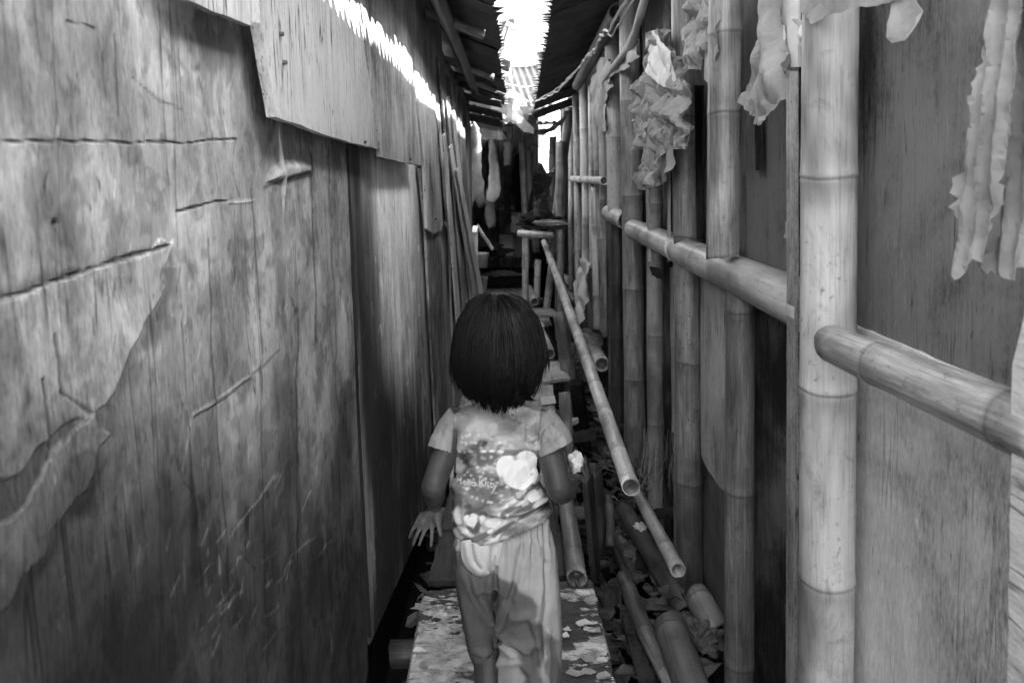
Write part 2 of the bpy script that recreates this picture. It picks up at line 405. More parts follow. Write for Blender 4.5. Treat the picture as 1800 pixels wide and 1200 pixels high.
def corrugated(name, o, along, down, n_along, pitch, amp, mat, parent=None, rag=0.0, seed=0, sag=0.0, sharp=False, res=8, nd=8):
    """a corrugated sheet: `along` the eave, `down` the slope; waves run down the slope"""
    o, A, D = Vector(o), Vector(along), Vector(down); N = A.cross(D).normalized(); L = A.length
    if N.z < 0: N = -N
    n = int(L/pitch*res); V, Fc = [], []; rg = random.Random(seed); rr = [rag*(rg.uniform(0, 1)**1.4*1.2 + .35*math.sin(seed*2+_*.37)**2) for _ in range(int(L/pitch)+3)]
    for i in range(n+1):
        s = i/n; ph = s*L/pitch; wv = math.sin(2*math.pi*ph)
        if sharp: wv = 2*abs(2*(ph-math.floor(ph+0.5)))-1
        cut = rr[int(ph)]*(0.5+0.5*wv)
        for j in range(nd+1):
            t = j/nd; q = t*(1 + cut/D.length) if j == nd else t
            V.append(o + A*s + D*q + N*(amp*wv - sag*math.sin(math.pi*t) + 0.004*math.sin(9*s+seed)))
    w_ = nd+1
    for i in range(n):
        for j in range(nd): Fc.append((i*w_+j, i*w_+j+1, (i+1)*w_+j+1, (i+1)*w_+j))
    ob = new_mesh(name, V, Fc, mat, parent, not sharp)
    sm = ob.modifiers.new('thickness', 'SOLIDIFY'); sm.thickness = 0.0015; sm.offset = 1
    return ob

# ------------------------------------------------------------------ ground
n = 90
gx, gy = np.meshgrid(np.linspace(-1.6, 1.9, n), np.linspace(-2.5, 16, 3*n)); gz = -0.42 + 0.10*fbm(gx*3, gy*3, None, 3) + 0.04*fbm(gx*11, gy*11, None, 5)
V = np.stack([gx.ravel(), gy.ravel(), gz.ravel()], 1); I = np.arange(V.shape[0]).reshape(gx.shape)
Fc = np.stack([I[:-1, :-1], I[:-1, 1:], I[1:, 1:], I[1:, :-1]], -1).reshape(-1, 4)
tag(new_mesh('muddy_ground', V, Fc, MUD, None, True), 'dark muddy ground beneath the walkway', None, None, 'structure')
new_mesh('earth', [(-300, -300, -0.6), (300, -300, -0.6), (300, 300, -0.6), (-300, 300, -0.6)], [(0, 1, 2, 3)], plain('earth', 0.2, 0.3, 1.0), None)['kind'] = 'structure'

# ------------------------------------------------------------------ left wall
LW = empty('plywood_wall', 'patched wall of peeling plywood sheets and nailed boards along the walkway', 'wall')
def relief(name, px0, px1, z0, z1, nx, nz, fn, mat, parent, off=0.0, bottom=None, back=0.012, lf=None):
    """a sheet of the left wall, columns spread evenly in view, with peeled layers in real relief"""
    us = np.linspace(px0, px1, nx); ys = np.array([PL(u, 340, off).y for u in us])
    Yg, T = np.meshgrid(ys, np.linspace(0, 1, nz)); Z0 = np.interp(Yg, ys[np.argsort(ys)], np.array([z0(y) if callable(z0) else z0 for y in np.sort(ys)]))
    Zg = Z0 + (z1-Z0)*T; Xg = -0.42 + off - LL*(Zg-CAMZ)
    co = np.stack([Xg.ravel(), Yg.ravel(), Zg.ravel()], 1); px, py = proj(co)
    h, tint = fn(px, py, co[:, 1], co[:, 2]); co[:, 0] += h
    I = np.arange(co.shape[0]).reshape(Yg.shape); Fc = np.stack([I[:-1, :-1], I[:-1, 1:], I[1:, 1:], I[1:, :-1]], -1).reshape(-1, 4).tolist()
    rim = list(I[0, :]) + list(I[1:, -1]) + list(I[-1, -2::-1]) + list(I[-2:0:-1, 0]); nb = co.shape[0]
    bk = co[rim].copy(); bk[:, 0] -= back; co = np.vstack([co, bk]); m = len(rim)
    Fc += [(rim[(i+1) % m], rim[i], nb+i, nb+(i+1) % m) for i in range(m)]
    return new_mesh(name, co, Fc, mat, parent, False, {'tint': np.concatenate([tint, tint[rim]])})
def near_sheet(px, py, y, z):
    nx = (fbm(y*14, z*14, None, 2)-0.5); jx = px + 52*nx + 22*(fbm(y*50, z*50, None, 9)-.5); jy = py + 46*(fbm(y*15+9, z*13, None, 4)-0.5) + 18*(fbm(y*55, z*55, None, 6)-.5)
    h = 0.004*(fbm(y*3, z*3, None, 1)-0.5) + 0.0012*fbm(y*40, z*5, None, 8); t = np.ones_like(px)
    stre = fbm(y*38, z*2.2, None, 21); t *= 0.93+0.14*stre
    t *= 0.62 + 0.50*fbm(y*6, z*5, None, 33) + 0.26*fbm(y*26, z*20, None, 35); blot = sst(.52, .66, fbm(y*11, z*7, None, 37)); t *= 1-0.22*blot
    # dark lower part: stain plus painted light falloff, with an uneven upper limit
    stain_falloff = sst(-120, 420, py - 650 - 330*(fbm(y*6, z*2, None, 12)-0.5)*2 - 0.35*px*0); t *= 1-0.80*stain_falloff
    light = sst(0.45, 0.75, fbm(y*9, z*1.6, None, 44)); t *= 1+0.10*light*(1-stain_falloff)
    wx, wz = y + .05*fbm(y*9, z*9, None, 81), z + .06*fbm(y*9, z*9, None, 83)
    for q, (fq, th_, am) in enumerate(((5, .54, .22), (10, .57, .24), (22, .60, .26), (48, .62, .22))): t *= 1-am*sst(th_-.02, th_+.06, fbm(wx*fq, wz*fq*.7, None, 90+q))
    t *= 1+.16*sst(.58, .66, fbm(wx*14, wz*9, None, 97))
    # big veneer flap at the near end
    flap = [(-200, 620), (0, 527), (150, 478), (292, 430), (280, 470), (268, 525), (236, 600), (214, 655), (162, 722), (192, 762), (165, 800), (150, 868), (108, 915), (62, 1000), (22, 1062), (-200, 1300)]
    s = sdf(jx, jy, flap); h += 0.0014*sst(-2, 3, s); t *= np.where(s > 0, 1.15, 1.0)
    rl = sst(.3, .6, fbm(y*18, z*18, None, 15)); t *= 1 - 0.42*np.exp(-((s+11)/13)**2)*(py > 470)*rl; t *= 1 + 0.12*np.exp(-((s-8)/7)**2)*rl
    # slightly sunken darker band, lower left
    low = [(-200, 900), (0, 835), (70, 790), (130, 745), (150, 742), (60, 850), (20, 905), (-200, 1010)]
    s2 = sdf(jx, jy, low); t *= 1-0.40*sst(-8, 10, s2); h -= 0.002*sst(-4, 4, s2)
    hook = [(-30, 640), (10, 632), (45, 655), (48, 700), (30, 760), (-30, 780)]
    s3 = sdf(jx, jy, hook); t *= 1+0.15*sst(-2, 10, s3); t *= 1-0.5*np.exp(-((s3+6)/8)**2)*rl
    lm = fbm(y*30, z*30, None, 27)
    def line(pts, wd, dh, dt):
        nonlocal h, t
        d = seg_dist(px + 9*nx, py + 9*nx, pts); k = np.exp(-(d/(wd*(.25+.95*lm)))**2)*sst(.08, .34, lm); h = h + .6*dh*k; t = t*(1+dt*k)
    line([(-60, 544), (0, 526), (150, 476), (292, 430)], 5, -0.004, -0.75)
    line([(-50, 251), (120, 248), (240, 251), (330, 250), (415, 245)], 2.6, -0.003, -0.7); line([(415, 245), (408, 300), (420, 345)], 2.2, -0.0015, -0.4)
    line([(312, 372), (350, 362), (385, 354), (400, 356)], 3.2, -0.004, -0.8); line([(400, 357), (445, 352)], 3, 0.002, 0.5)
    line([(95, 590), (104, 640), (108, 700)], 5, -0.003, -0.55); line([(75, 670), (82, 720), (90, 790)], 5, -0.003, -0.5); line([(104, 690), (130, 708), (158, 726)], 5, -0.004, -0.65)
    line([(336, 728), (395, 690), (440, 660)], 3.0, 0.0015, 0.65); line([(440, 660), (490, 612)], 2.4, -0.001, -0.5); line([(340, 733), (400, 697), (440, 667)], 2.4, -0.002, -0.4)
    line([(334, 735), (328, 780), (320, 828)], 2.6, 0.001, 0.55); line([(322, 845), (358, 888)], 2.5, -0.001, -0.45)
    line([(404, 942), (440, 895), (482, 838)], 2.4, 0.0015, 0.8); line([(482, 838), (508, 805)], 2, 0, 0.25); line([(413, 960), (448, 1000)], 2, -0.001, -0.4)
    line([(230, 135), (275, 175), (318, 192)], 3, -0.001, -0.4); line([(120, 40), (165, 52)], 4, -0.002, -0.5)
    for q in ([(378, 700), (383, 800), (396, 900), (404, 1060)], [(523, 560), (520, 760), (526, 1100)], [(368, 420), (372, 600), (376, 700)], [(440, 330), (452, 480), (460, 620)], [(545, 270), (551, 420), (556, 600)], [(200, 60), (205, 200)]):
        line(q, 2.0, -0.0016, -0.62)
    for q in ([(90, -20), (98, 180), (103, 420)], [(300, 100), (308, 300), (312, 430)], [(268, 560), (276, 800), (284, 1180)], [(455, 640), (462, 900), (470, 1180)], [(578, 260), (588, 560), (602, 1000)], [(180, 820), (186, 1190)]): line(q, 1.5, -.001, -.5)
    rg = random.Random(3)
    for k in range(46):
        a, b = rg.gauss(420, 75), rg.gauss(1000, 70); ln = rg.uniform(8, 42); an = rg.choice((1.9, 2.1, 1.55, 2.3)) + rg.uniform(-.2, .2)
        line([(a, b), (a+ln*math.cos(an), b+ln*math.sin(an))], rg.uniform(1.3, 2.8), rg.uniform(-.001, .001), rg.uniform(0.7, 1.7))
    for k in range(110):
        a, b = rg.uniform(40, 600), rg.uniform(100, 1150); ln = rg.uniform(5, 34); an = 1.57+rg.uniform(-.25, .25)
        line([(a, b), (a+ln*math.cos(an), b+ln*math.sin(an))], rg.uniform(1.2, 2.6), -.001, rg.choice((-0.5, -0.35, 0.4)))
    line([(295, 930), (290, 965)], 3, 0, .8); line([(320, 985), (324, 1040)], 3.5, .001, .7); line([(242, 960), (240, 990)], 4, 0, .6)
    # blister
    bl = [(470, 318), (478, 298), (500, 286), (530, 284), (545, 292), (546, 306), (520, 312), (495, 320)]
    s4 = sdf(px, py, bl); h += 0.010*sst(-6, 12, s4); t *= 1+0.2*sst(-2, 6, s4); d = seg_dist(px, py, [(465, 330), (490, 318), (520, 308), (546, 300)]); t *= 1-0.6*np.exp(-(d/3)**2)
    d = np.hypot(px-96, py-392); t *= 1-0.7*np.exp(-(d/7)**2); h -= 0.003*np.exp(-(d/6)**2)
    for a, b in ((470, 870), (515, 1085), (345, 120), (520, 545)):
        d = np.hypot(px-a, (py-b)*0.6); t *= 1-0.6*np.exp(-(d/4)**2)
    seam = sst(604, 611, px - 38*(py-260)/900); h -= 0.002*seam
    return h, np.clip((t**1.18)*(.84+.12*sst(0, 420, px)), 0.06, 1.8)  # weaker light towards the near end is painted into the tint
def zbot_near(y): return max(-0.05, 0.12) if y > 1.2 else -0.1
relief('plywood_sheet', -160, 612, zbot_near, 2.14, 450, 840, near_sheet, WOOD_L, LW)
def far_sheet(px, py, y, z):
    h = 0.003*(fbm(y*4, z*3, None, 51)-0.5); st = fbm(y*26, z*2.4, None, 61); big = fbm(y*5, z*2.2, None, 64)
    sm = fbm(y*60, z*14, None, 66)
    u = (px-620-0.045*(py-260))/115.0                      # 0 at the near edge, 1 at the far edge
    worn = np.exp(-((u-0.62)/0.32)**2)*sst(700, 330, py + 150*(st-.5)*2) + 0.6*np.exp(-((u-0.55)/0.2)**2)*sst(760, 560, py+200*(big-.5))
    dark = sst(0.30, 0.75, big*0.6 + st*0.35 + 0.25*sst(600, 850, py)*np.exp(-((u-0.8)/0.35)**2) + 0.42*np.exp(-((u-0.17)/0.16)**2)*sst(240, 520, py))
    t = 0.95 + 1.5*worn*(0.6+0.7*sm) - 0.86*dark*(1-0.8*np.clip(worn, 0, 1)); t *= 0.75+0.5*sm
    rg = random.Random(11)
    for k in range(60):
        a, b = rg.uniform(625, 765), rg.uniform(420, 1080); ln = rg.uniform(6, 26); d = seg_dist(px, py, [(a, b), (a+rg.uniform(-4, 6), b+ln)])
        t *= 1+rg.choice((0.7, 0.9, -0.4))*np.exp(-(d/rg.uniform(0.9, 1.8))**2)
    return h, np.clip(t, 0.10, 2.3)
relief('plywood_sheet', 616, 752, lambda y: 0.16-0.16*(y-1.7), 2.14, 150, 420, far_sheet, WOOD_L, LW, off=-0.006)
def far_strip(px, py, y, z):
    t = 0.9 + 0.5*(fbm(y*30, z*3, None, 71)-0.5) - 0.35*sst(520, 780, py); return 0.002*fbm(y*9, z*5, None, 72), np.clip(t*1.15, 0.15, 1.6)
relief('plywood_sheet', 754, 786, -0.2, 2.14, 60, 260, far_strip, WOOD_L, LW, off=-0.012)
relief('plywood_sheet', 788, 824, -0.2, 2.14, 60, 200, far_strip, WOOD_L, LW, off=0.0)
# behind the sheets: dark framing and inner face, and the same wall going on behind the viewer
board('backing_board', [(-0.47, -1.6, -0.5), (-0.47, 5.25, -0.5), (-0.47, 5.25, 2.2), (-0.47, -1.6, 2.2)], -0.02, WOOD_D, LW, amp=0)
board('plywood_sheet', [(-0.40, -1.6, -0.1), (-0.40, 0.40, -0.1), (-0.43, 0.40, 2.14), (-0.43, -1.6, 2.14)], -0.012, WOOD_B, LW, amp=0.001)
def lp(pts, off): return [PL(a, b, off) for a, b in pts]
# nailed boards along the top, each a little proud of the next
bd = [([(433, -70), (438, 40), (468, 206), (500, 216), (560, 238), (610, 252), (656, 262), (640, 100), (621, -70)], .026, .016),
      ([(612, -110), (622, -20), (648, 180), (662, 276), (700, 285), (735, 291), (722, 150), (702, -110)], .034, .012),
      ([(706, -60), (724, 150), (741, 292), (746, 402), (758, 412), (771, 404), (775, 396), (762, 200), (744, -60)], .018, .012),
      ([(747, -20), (763, 200), (776, 300), (783, 392), (776, 388), (786, 410), (781, 280), (772, 20)], .012, .010),
      ([(270, -70), (312, 0), (360, 22), (428, 46), (424, -70)], .020, .012)]
for i, (pts, off, th) in enumerate(bd): board('board', lp(pts, off), th, WOOD_B, LW, amp=0.0018, seed=20+i, step=0.035)
board('board', lp([(733, 296), (744, 400), (752, 560), (763, 760), (764, 900), (781, 900), (786, 760), (778, 560), (770, 400), (762, 296)], 0.004), 0.010, WOOD_B, LW, amp=0.003, seed=33)
board('board', lp([(606, 262), (615, 440), (624, 700), (644, 1120), (651, 1120), (629, 700), (620, 440), (610, 262)], -0.004), 0.003, WOOD_D, LW, amp=0.003, seed=35)
board('board', lp([(768, 100), (778, 128), (822, 172), (826, 260), (828, 420), (828, 560), (800, 560), (790, 360)], 0.030), 0.010, WOOD_B, LW, amp=0.004, seed=36)
# pale strips leaning against the far end
for i, (a, b, c, d_, wd) in enumerate([(782, 175, 818, 600, 9), (792, 200, 832, 590, 8), (787, 260, 842, 580, 9), (800, 300, 850, 560, 8), (776, 240, 806, 620, 7)]):
    board('leaning_slat', lp([(a, b), (a+wd*.6, b-6), (c+wd, d_), (c, d_+8)], 0.045+0.012*i), 0.008, WOOD_B, LW, amp=0.002, seed=40+i)
# nails
mb = None
for (a, b, off) in ((498, 110, .043), (492, 60, .043), (640, 250, .043), (720, 280, .047), (765, 385, .031)):
    p = PL(a, b, off); MB().tube([p, p+Vector((0.006, 0, 0))], [0.004, 0.0035], 8).build('nail', METAL_D, LW)
# ------------------------------------------------------------------ right wall: bamboo posts, rails and board skin
RW = empty('bamboo_wall', 'wall of upright bamboo poles, rails and old plywood beside the walkway', 'wall')
def post(x0, y0, x1, y1, wpx, X0=0.57, nodes_px=None, mat=None, extend=(False, False), parent=RW, name='bamboo_post', seed=0, hollow=(True, True), label=None):
    xm = (x0+x1)/2; ym = (y0+y1)/2; d = PR(xm, ym, X0).y
    a, b = PD(x0, y0, d), PD(x1, y1, d)
    ax = (b-a).normalized()
    if extend[1]: b = a + ax*((a.z+0.45)/max(1e-3, -ax.z))
    r = wpx*d/F/2
    nodes = None
    if nodes_px: nodes = [(PD(x0+(x1-x0)*(n_-y0)/(y1-y0), n_, d)-a).length for n_ in nodes_px]
    return bamboo(name, a, b, r*0.97, r*1.03, nodes, mat, parent, seed=seed, hollow=hollow)
posts = [
 (1460, -60, 1450, 1260, 94, .556, [310, 680, 1012], BAM, True),
 (1275, -40, 1270, 450, 55, .53, [60, 199], BAM, False),
 (1302, 496, 1299, 1220, 53, .575, [545, 860, 1162], BAM_M, True),
 (1204, -30, 1213, 1050, 47, .58, [205, 416, 635, 846, 1040], BAM_M, True),
 (1193, 560, 1193, 1030, 18, .555, [640, 845], BAM_M, True),
 (1149, 60, 1153, 880, 29, .59, [120, 360, 590, 745], BAM_M, True),
 (1106, -20, 1118, 840, 37, .585, [180, 346, 509, 666], BAM_M, True),
 (1077, 40, 1083, 380, 29, .575, [80, 242], BAM, False),
 (1084, 380, 1088, 800, 25, .59, [500, 595, 678], BAM_D, True),
 (1068, 100, 1076, 700, 13, .60, None, BAM_D, True),
 (1058, 160, 1066, 590, 15, .59, [352, 470], BAM, False),
 (1045, 180, 1062, 585, 12, .58, [300, 420, 540], BAM_L, False),
 (1045, 330, 1050, 578, 14, .56, [400, 520], BAM_L, False),
 (1030, 320, 1030, 480, 14, .57, [395], BAM_L, False),
 (1025, 140, 1028, 320, 15, .57, [228], BAM_L, False),
 (1012, 165, 1018, 500, 13, .575, [250, 320, 440], BAM_L, False),
 (1003, 190, 1004, 510, 9, .58, [280, 400], BAM_L, False),
 (1038, 150, 1041, 470, 9, .59, [300, 380], BAM_L, False),
 (996, 200, 990, 480, 9, .60, None, BAM_D, False),
]
for i, (a, b, c, d_, wd, X0, nd, mt, ex) in enumerate(posts):
    post(a, b, c, d_, wd, X0, nd, mt, (False, ex), seed=i+1)
def rail(a, b, c, d_, r0, r1, X0, mat=BAM, nodes=None, seed=0, name='bamboo_rail', hol=(True, True)):
    return bamboo(name, PR(a, b, X0), PR(c, d_, X0), r0, r1, nodes, mat, RW, seed=seed, hollow=hol)
rail(1462, 604, 1860, 774, .0315, .033, .520, BAM, [0.16, 0.43], 31)
rail(1113, 402, 1440, 549, .048, .053, .575, BAM, [0.4, 1.06, 1.36, 1.58], 32)
rail(1070, 374, 1100, 388, .050, .050, .570, BAM_L, [0.3], 33)
rail(1003, 314, 1062, 318, .030, .028, .545, BAM_L, None, 34)
bamboo('bamboo_rail', (0.60, 0.2, 2.36), (0.60, 7.6, 2.36), .04, .035, None, BAM, RW, seed=35)
bamboo('bamboo_rail', PD(1015, 150, 5.5)+Vector((0, 0, 0)), PD(1085, 20, 3.6), .04, .045, None, BAM_D, RW, seed=36)
def rp(pts, X0): return [PR(a, b, X0) for a, b in pts]
# board skin behind the poles
def rboard(pts, X0, mat=WOOD_R, seed=0, th=0.008, amp=0.002, label=None): return board('wall_board', rp(pts, X0), -th, mat, RW, amp=amp, seed=seed, label=label)
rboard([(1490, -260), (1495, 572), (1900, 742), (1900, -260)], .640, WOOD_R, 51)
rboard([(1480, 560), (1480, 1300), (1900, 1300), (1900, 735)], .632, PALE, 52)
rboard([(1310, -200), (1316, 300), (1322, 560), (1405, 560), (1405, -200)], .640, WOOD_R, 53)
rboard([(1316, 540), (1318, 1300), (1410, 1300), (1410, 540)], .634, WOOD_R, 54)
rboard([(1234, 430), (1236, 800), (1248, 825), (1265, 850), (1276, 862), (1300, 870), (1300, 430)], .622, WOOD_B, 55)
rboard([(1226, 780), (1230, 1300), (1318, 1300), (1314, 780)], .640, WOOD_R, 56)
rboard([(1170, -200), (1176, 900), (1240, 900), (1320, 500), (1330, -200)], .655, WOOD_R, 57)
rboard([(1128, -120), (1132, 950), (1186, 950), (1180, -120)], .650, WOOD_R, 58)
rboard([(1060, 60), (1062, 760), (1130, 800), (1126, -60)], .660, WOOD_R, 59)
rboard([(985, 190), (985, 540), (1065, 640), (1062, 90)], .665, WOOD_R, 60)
board('backing_board', [(0.72, -1.6, -0.5), (0.72, 8.2, -0.5), (0.70, 8.2, 2.42), (0.70, -1.6, 2.42)], 0.02, WOOD_D, RW, amp=0)  # added closing board, stops light leaking through the wall
board('wall_board', [(0.66, -1.6, -0.5), (0.66, 0.55, -0.5), (0.62, 0.55, 2.4), (0.62, -1.6, 2.4)], 0.01, WOOD_B, RW, amp=0.001)
# thin battens and split strips nailed on
for i, (pts, X0, mt) in enumerate([
  ([(1388, 125), (1388, 700), (1386, 1300), (1402, 1300), (1404, 700), (1403, 125)], .530, WOOD_B),
  ([(1174, 255), (1176, 460), (1180, 460), (1178, 255)], .55, BAM_L), ([(1180, 470), (1184, 760), (1190, 760), (1186, 470)], .55, WOOD_B),
  ([(1140, 320), (1141, 460), (1145, 460), (1144, 320)], .55, WOOD_B), ([(1371, -40), (1371, 112), (1380, 118), (1408, 118), (1408, -40)], .545, WHITE),
  ([(1099, 565), (1098, 800), (1106, 800), (1107, 565)], .555, BAM), ([(1246, -20), (1241, 140), (1254, 150), (1258, -20)], .515, BAM_L),
  ([(1790, 640), (1778, 1300), (1822, 1300), (1822, 500)], .50, WOOD_PX), ([(1057, 420), (1059, 560), (1063, 560), (1062, 420)], .55, WOOD_B),
  ([(1224, 150), (1228, 420), (1236, 420), (1238, 150)], .60, WOOD_D), ([(1330, 180), (1332, 300), (1342, 300), (1340, 180)], .62, WOOD_D)]):
    board('batten', rp(pts, X0), -0.006, WOOD_B if mt in (BAM_L, BAM) else mt, RW, amp=0.0015, seed=70+i, step=0.04)

# ------------------------------------------------------------------ roofs
RL = empty('corrugated_roof', 'rusty corrugated eave over the plywood wall with a jagged edge', 'roof')
EL, ER = (-0.10, 2.105), (0.16, 2.285)
y = 1.15
for i, (ya, yb, dx, dz) in enumerate([(0.75, 2.0, 0, 0), (1.96, 2.9, -.012, .006), (2.86, 3.7, -.004, .0), (3.66, 4.5, -.02, -.012), (4.46, 5.15, -.01, -.03), (5.12, 5.75, -.03, -.045)]):
    corrugated('roof_sheet', (-1.35, ya, 2.55+dz+.004*i), (0, yb-ya, 0), (1.35+EL[0]+dx, 0, EL[1]-2.55), 0, 0.066, 0.011, METAL_D, RL, rag=0.030, seed=i, sharp=True, res=4)
bamboo('rafter', (-0.30, 1.2, 2.075), (-0.33, 5.2, 2.08), .03, .028, None, BAM_D, RL, seed=91)
for i, yy in enumerate((3.0, 4.1, 4.6, 4.95)):
    bamboo('rafter', (-0.46, yy, 2.14), (-0.16, yy+.03, 2.035), .022, .022, None, BAM_D, RL, seed=92+i)
for i, (yy, z_) in enumerate(((4.75, 1.98), (5.0, 1.93), (5.2, 1.88))):
    corrugated('roof_sheet', (-0.60, yy, z_+.10), (0, .35, 0), (.46, 0, -.10), 0, .07, .010, METAL_D, RL, rag=.01, seed=30+i)
RR = empty('thatched_eave', 'dark overhanging eave above the bamboo wall with a ragged fringe', 'roof')
for i, (ya, yb, dx, dz) in enumerate([(0.88, 1.6, 0, 0), (1.55, 2.6, .004, .0), (2.55, 3.7, -.004, -.003), (3.65, 4.9, .0, -.008), (4.85, 6.0, -.006, -.016), (5.95, 6.7, -.012, -.03), (6.65, 7.4, -.02, -.06), (7.35, 8.1, -.03, -.10)]):
    corrugated('roof_sheet', (1.75, ya, 2.86+dz+.004*i), (0, yb-ya, 0), (ER[0]-1.75+dx, 0, ER[1]-2.86), 0, 0.05, 0.010, METAL_D, RR, rag=0.06, seed=10+i, sharp=True, res=4)

# unseen plank screen added at the right to keep sun off the near plywood
TS = empty('sun_screen', 'unseen plank screen added behind the near end of the bamboo wall to block sun', 'shack')
for i in range(10):
    board('plank', [(0.80+.024*(i%2), -3.8+.5*i, -0.5), (0.80+.024*(i%2), -3.26+.5*i, -0.5), (0.80+.024*(i%2), -3.26+.5*i, 2.93), (0.80+.024*(i%2), -3.8+.5*i, 2.93)], 0.02, WOOD_D, TS, amp=0.002, seed=200+i, step=.2)

# ------------------------------------------------------------------ walkway
WK = empty('walkway', 'narrow raised walkway of old planks', None, None, 'structure')
# the peeling painted panel under the child
A_, B_, C_, D_ = PZ(742, 1036, 0.0), PZ(1044, 1014, 0.0), PZ(1085, 1200, 0.0), PZ(712, 1200, 0.0)
B2 = C_ + (C_-B_)*0.9; D2 = D_ + (D_-A_)*0.9
nx_, ny_ = 300, 420
uu, vv = np.meshgrid(np.linspace(0, 1, nx_), np.linspace(0, 1, ny_))
def arr(v): return np.array(v)
co = (arr(A_)[None]*((1-uu)*(1-vv)).reshape(-1, 1) + arr(B_)[None]*(uu*(1-vv)).reshape(-1, 1) + arr(B2)[None]*(uu*vv).reshape(-1, 1) + arr(D2)[None]*((1-uu)*vv).reshape(-1, 1))
x, yv = co[:, 0], co[:, 1]
pk = fbm(x*8, yv*20, None, 101, 6)*0.62 + fbm(x*34, yv*100, None, 103, 5)*0.38
right = sst(0.02, 0.14, x)
th = 0.44 + 0.10*right
pm = sst(th-0.010, th+0.022, pk)
curl = np.exp(-((pk-th)/0.02)**2)
crack = np.exp(-((fbm(x*3, yv*34, None, 107)-0.5)/0.012)**2)
zz = 0.0 + 0.0025*pm + 0.0035*curl*pm + 0.004*fbm(x*14, yv*40, None, 109)*(1-pm) - 0.005*crack*(1-right*.5) + 0.006*(fbm(x*3, yv*3, None, 111)-.5)
tint = (0.02 + 0.09*fbm(x*25, yv*110, None, 113)) * (1-pm) + pm*(0.34 + 0.68*fbm(x*8, yv*11, None, 117)) * (0.65+0.7*fbm(x*60, yv*60, None, 118)) * (1-.45*sst(.5, .65, fbm(x*18, yv*26, None, 121))) * (1-.3*sst(.52, .6, fbm(x*50, yv*90, None, 123)))
tint *= 1-0.6*crack
ed = np.minimum(np.minimum(uu, 1-uu), vv).ravel(); rg_ = fbm(x*22, yv*22, None, 119)
zz = zz - 0.02*sst(0.016, 0.0, ed*(0.6+rg_*0.8)); co[:, 2] = zz
I = np.arange(nx_*ny_).reshape(ny_, nx_); Fc = np.stack([I[:-1, :-1], I[1:, :-1], I[1:, 1:], I[:-1, 1:]], -1).reshape(-1, 4).tolist()
rim = list(I[0, :]) + list(I[1:, -1]) + list(I[-1, -2::-1]) + list(I[-2:0:-1, 0]); bk = co[rim].copy(); bk[:, 2] = -0.028; nb = len(co); m_ = len(rim)
Fc += [(rim[i], rim[(i+1) % m_], nb+(i+1) % m_, nb+i) for i in range(m_)]
PEEL = Mat('peeling_paint', 0.5, 0.4); PEEL.col(PEEL.attr('tint')); PEEL.bump(PEEL.noise(PEEL.coord('Object', (1, 3, 1)), 90, 5, .6), .5, .002)
o = new_mesh('painted_panel', np.vstack([co, bk]), Fc, PEEL.m, WK, False, {'tint': np.concatenate([tint, tint[rim]*.4])})
o['label'] = 'battered panel with peeling white paint'
# loose curled flakes
rg = random.Random(5)
for i in range(26):
    px, py = (rg.uniform(730, 820), rg.uniform(1060, 1195)) if i % 2 else (rg.uniform(985, 1060), rg.uniform(1040, 1195))
    p = PZ(px, py, 0.006); r = rg.uniform(.008, .024); a0 = rg.uniform(0, 6); k = rg.randint(5, 8)
    ring = [p + Vector((r*rg.uniform(.5, 1.2)*1.5*math.cos(a0+6.283*j/k), r*rg.uniform(.4, 1.1)*math.sin(a0+6.283*j/k), rg.uniform(0, .007))) for j in range(k)]
    v_ = ring + [p]; f_ = [(j, (j+1) % k, k) for j in range(k)]
    fo = new_mesh('paint_flake', v_, f_, WHITE if rg.random() < .3 else CLOTH_L, o); fo.modifiers.new('thickness', 'SOLIDIFY').thickness = 0.0008
def plank(pts, z, mat, seed, th=0.022, name='plank', parent=WK):
    return board(name, [PZ(a, b, z) for a, b in pts], -th, mat, parent, (0, 0, 1), amp=0.006, seed=seed, step=0.05, n3=False)
for i, (pts, z, mt) in enumerate([
  ([(846, 470), (938, 470), (946, 505), (858, 506)], 0.0, WOOD_DY), ([(856, 507), (924, 507), (931, 520), (856, 521)], 0.0, WOOD_PY), ([(852, 522), (931, 522), (937, 537), (850, 537)], 0.0, WOOD_PY),
  ([(842, 539), (968, 541), (984, 553), (840, 554)], 0.0, WOOD_PY), ([(838, 556), (964, 556), (970, 569), (834, 570)], -0.004, WOOD_PY),
  ([(832, 572), (946, 572), (958, 600), (826, 600)], 0.0, WOOD_PX), ([(826, 604), (955, 604), (958, 632), (818, 632)], -0.01, WOOD_PY),
  ([(815, 634), (984, 634), (1002, 664), (948, 671), (810, 671)], 0.0, WOOD_PX), ([(805, 676), (972, 676), (980, 764), (800, 764)], 0.0, WOOD_PX),
  ([(800, 768), (960, 768), (960, 850), (790, 850)], -0.006, WOOD_PX), ([(790, 856), (968, 856), (985, 930), (775, 930)], -0.01, WOOD_DY), ([(775, 934), (985, 934), (1000, 1012), (752, 1020)], -0.02, WOOD_DY)]):
    plank(pts, z, mt, 300+i)
# bearers under the planks, reaching down to the mud
for i, (yy, w_) in enumerate(((1.2, .7), (2.0, .7), (2.9, .6), (3.9, .55), (5.0, .5), (6.2, .55), (7.6, .6), (9.0, .6))):
    bamboo('bearer', (-.40, yy, -.075), (.30, yy+.03, -.075), .04, .04, None, BAM_D, WK, seed=310+i)
    for sx in (-.30, .22): bamboo('stilt', (sx, yy+.06, -.45), (sx, yy+.06, -.06), .035, .035, None, BAM_D, WK, seed=330+i, seg=12)
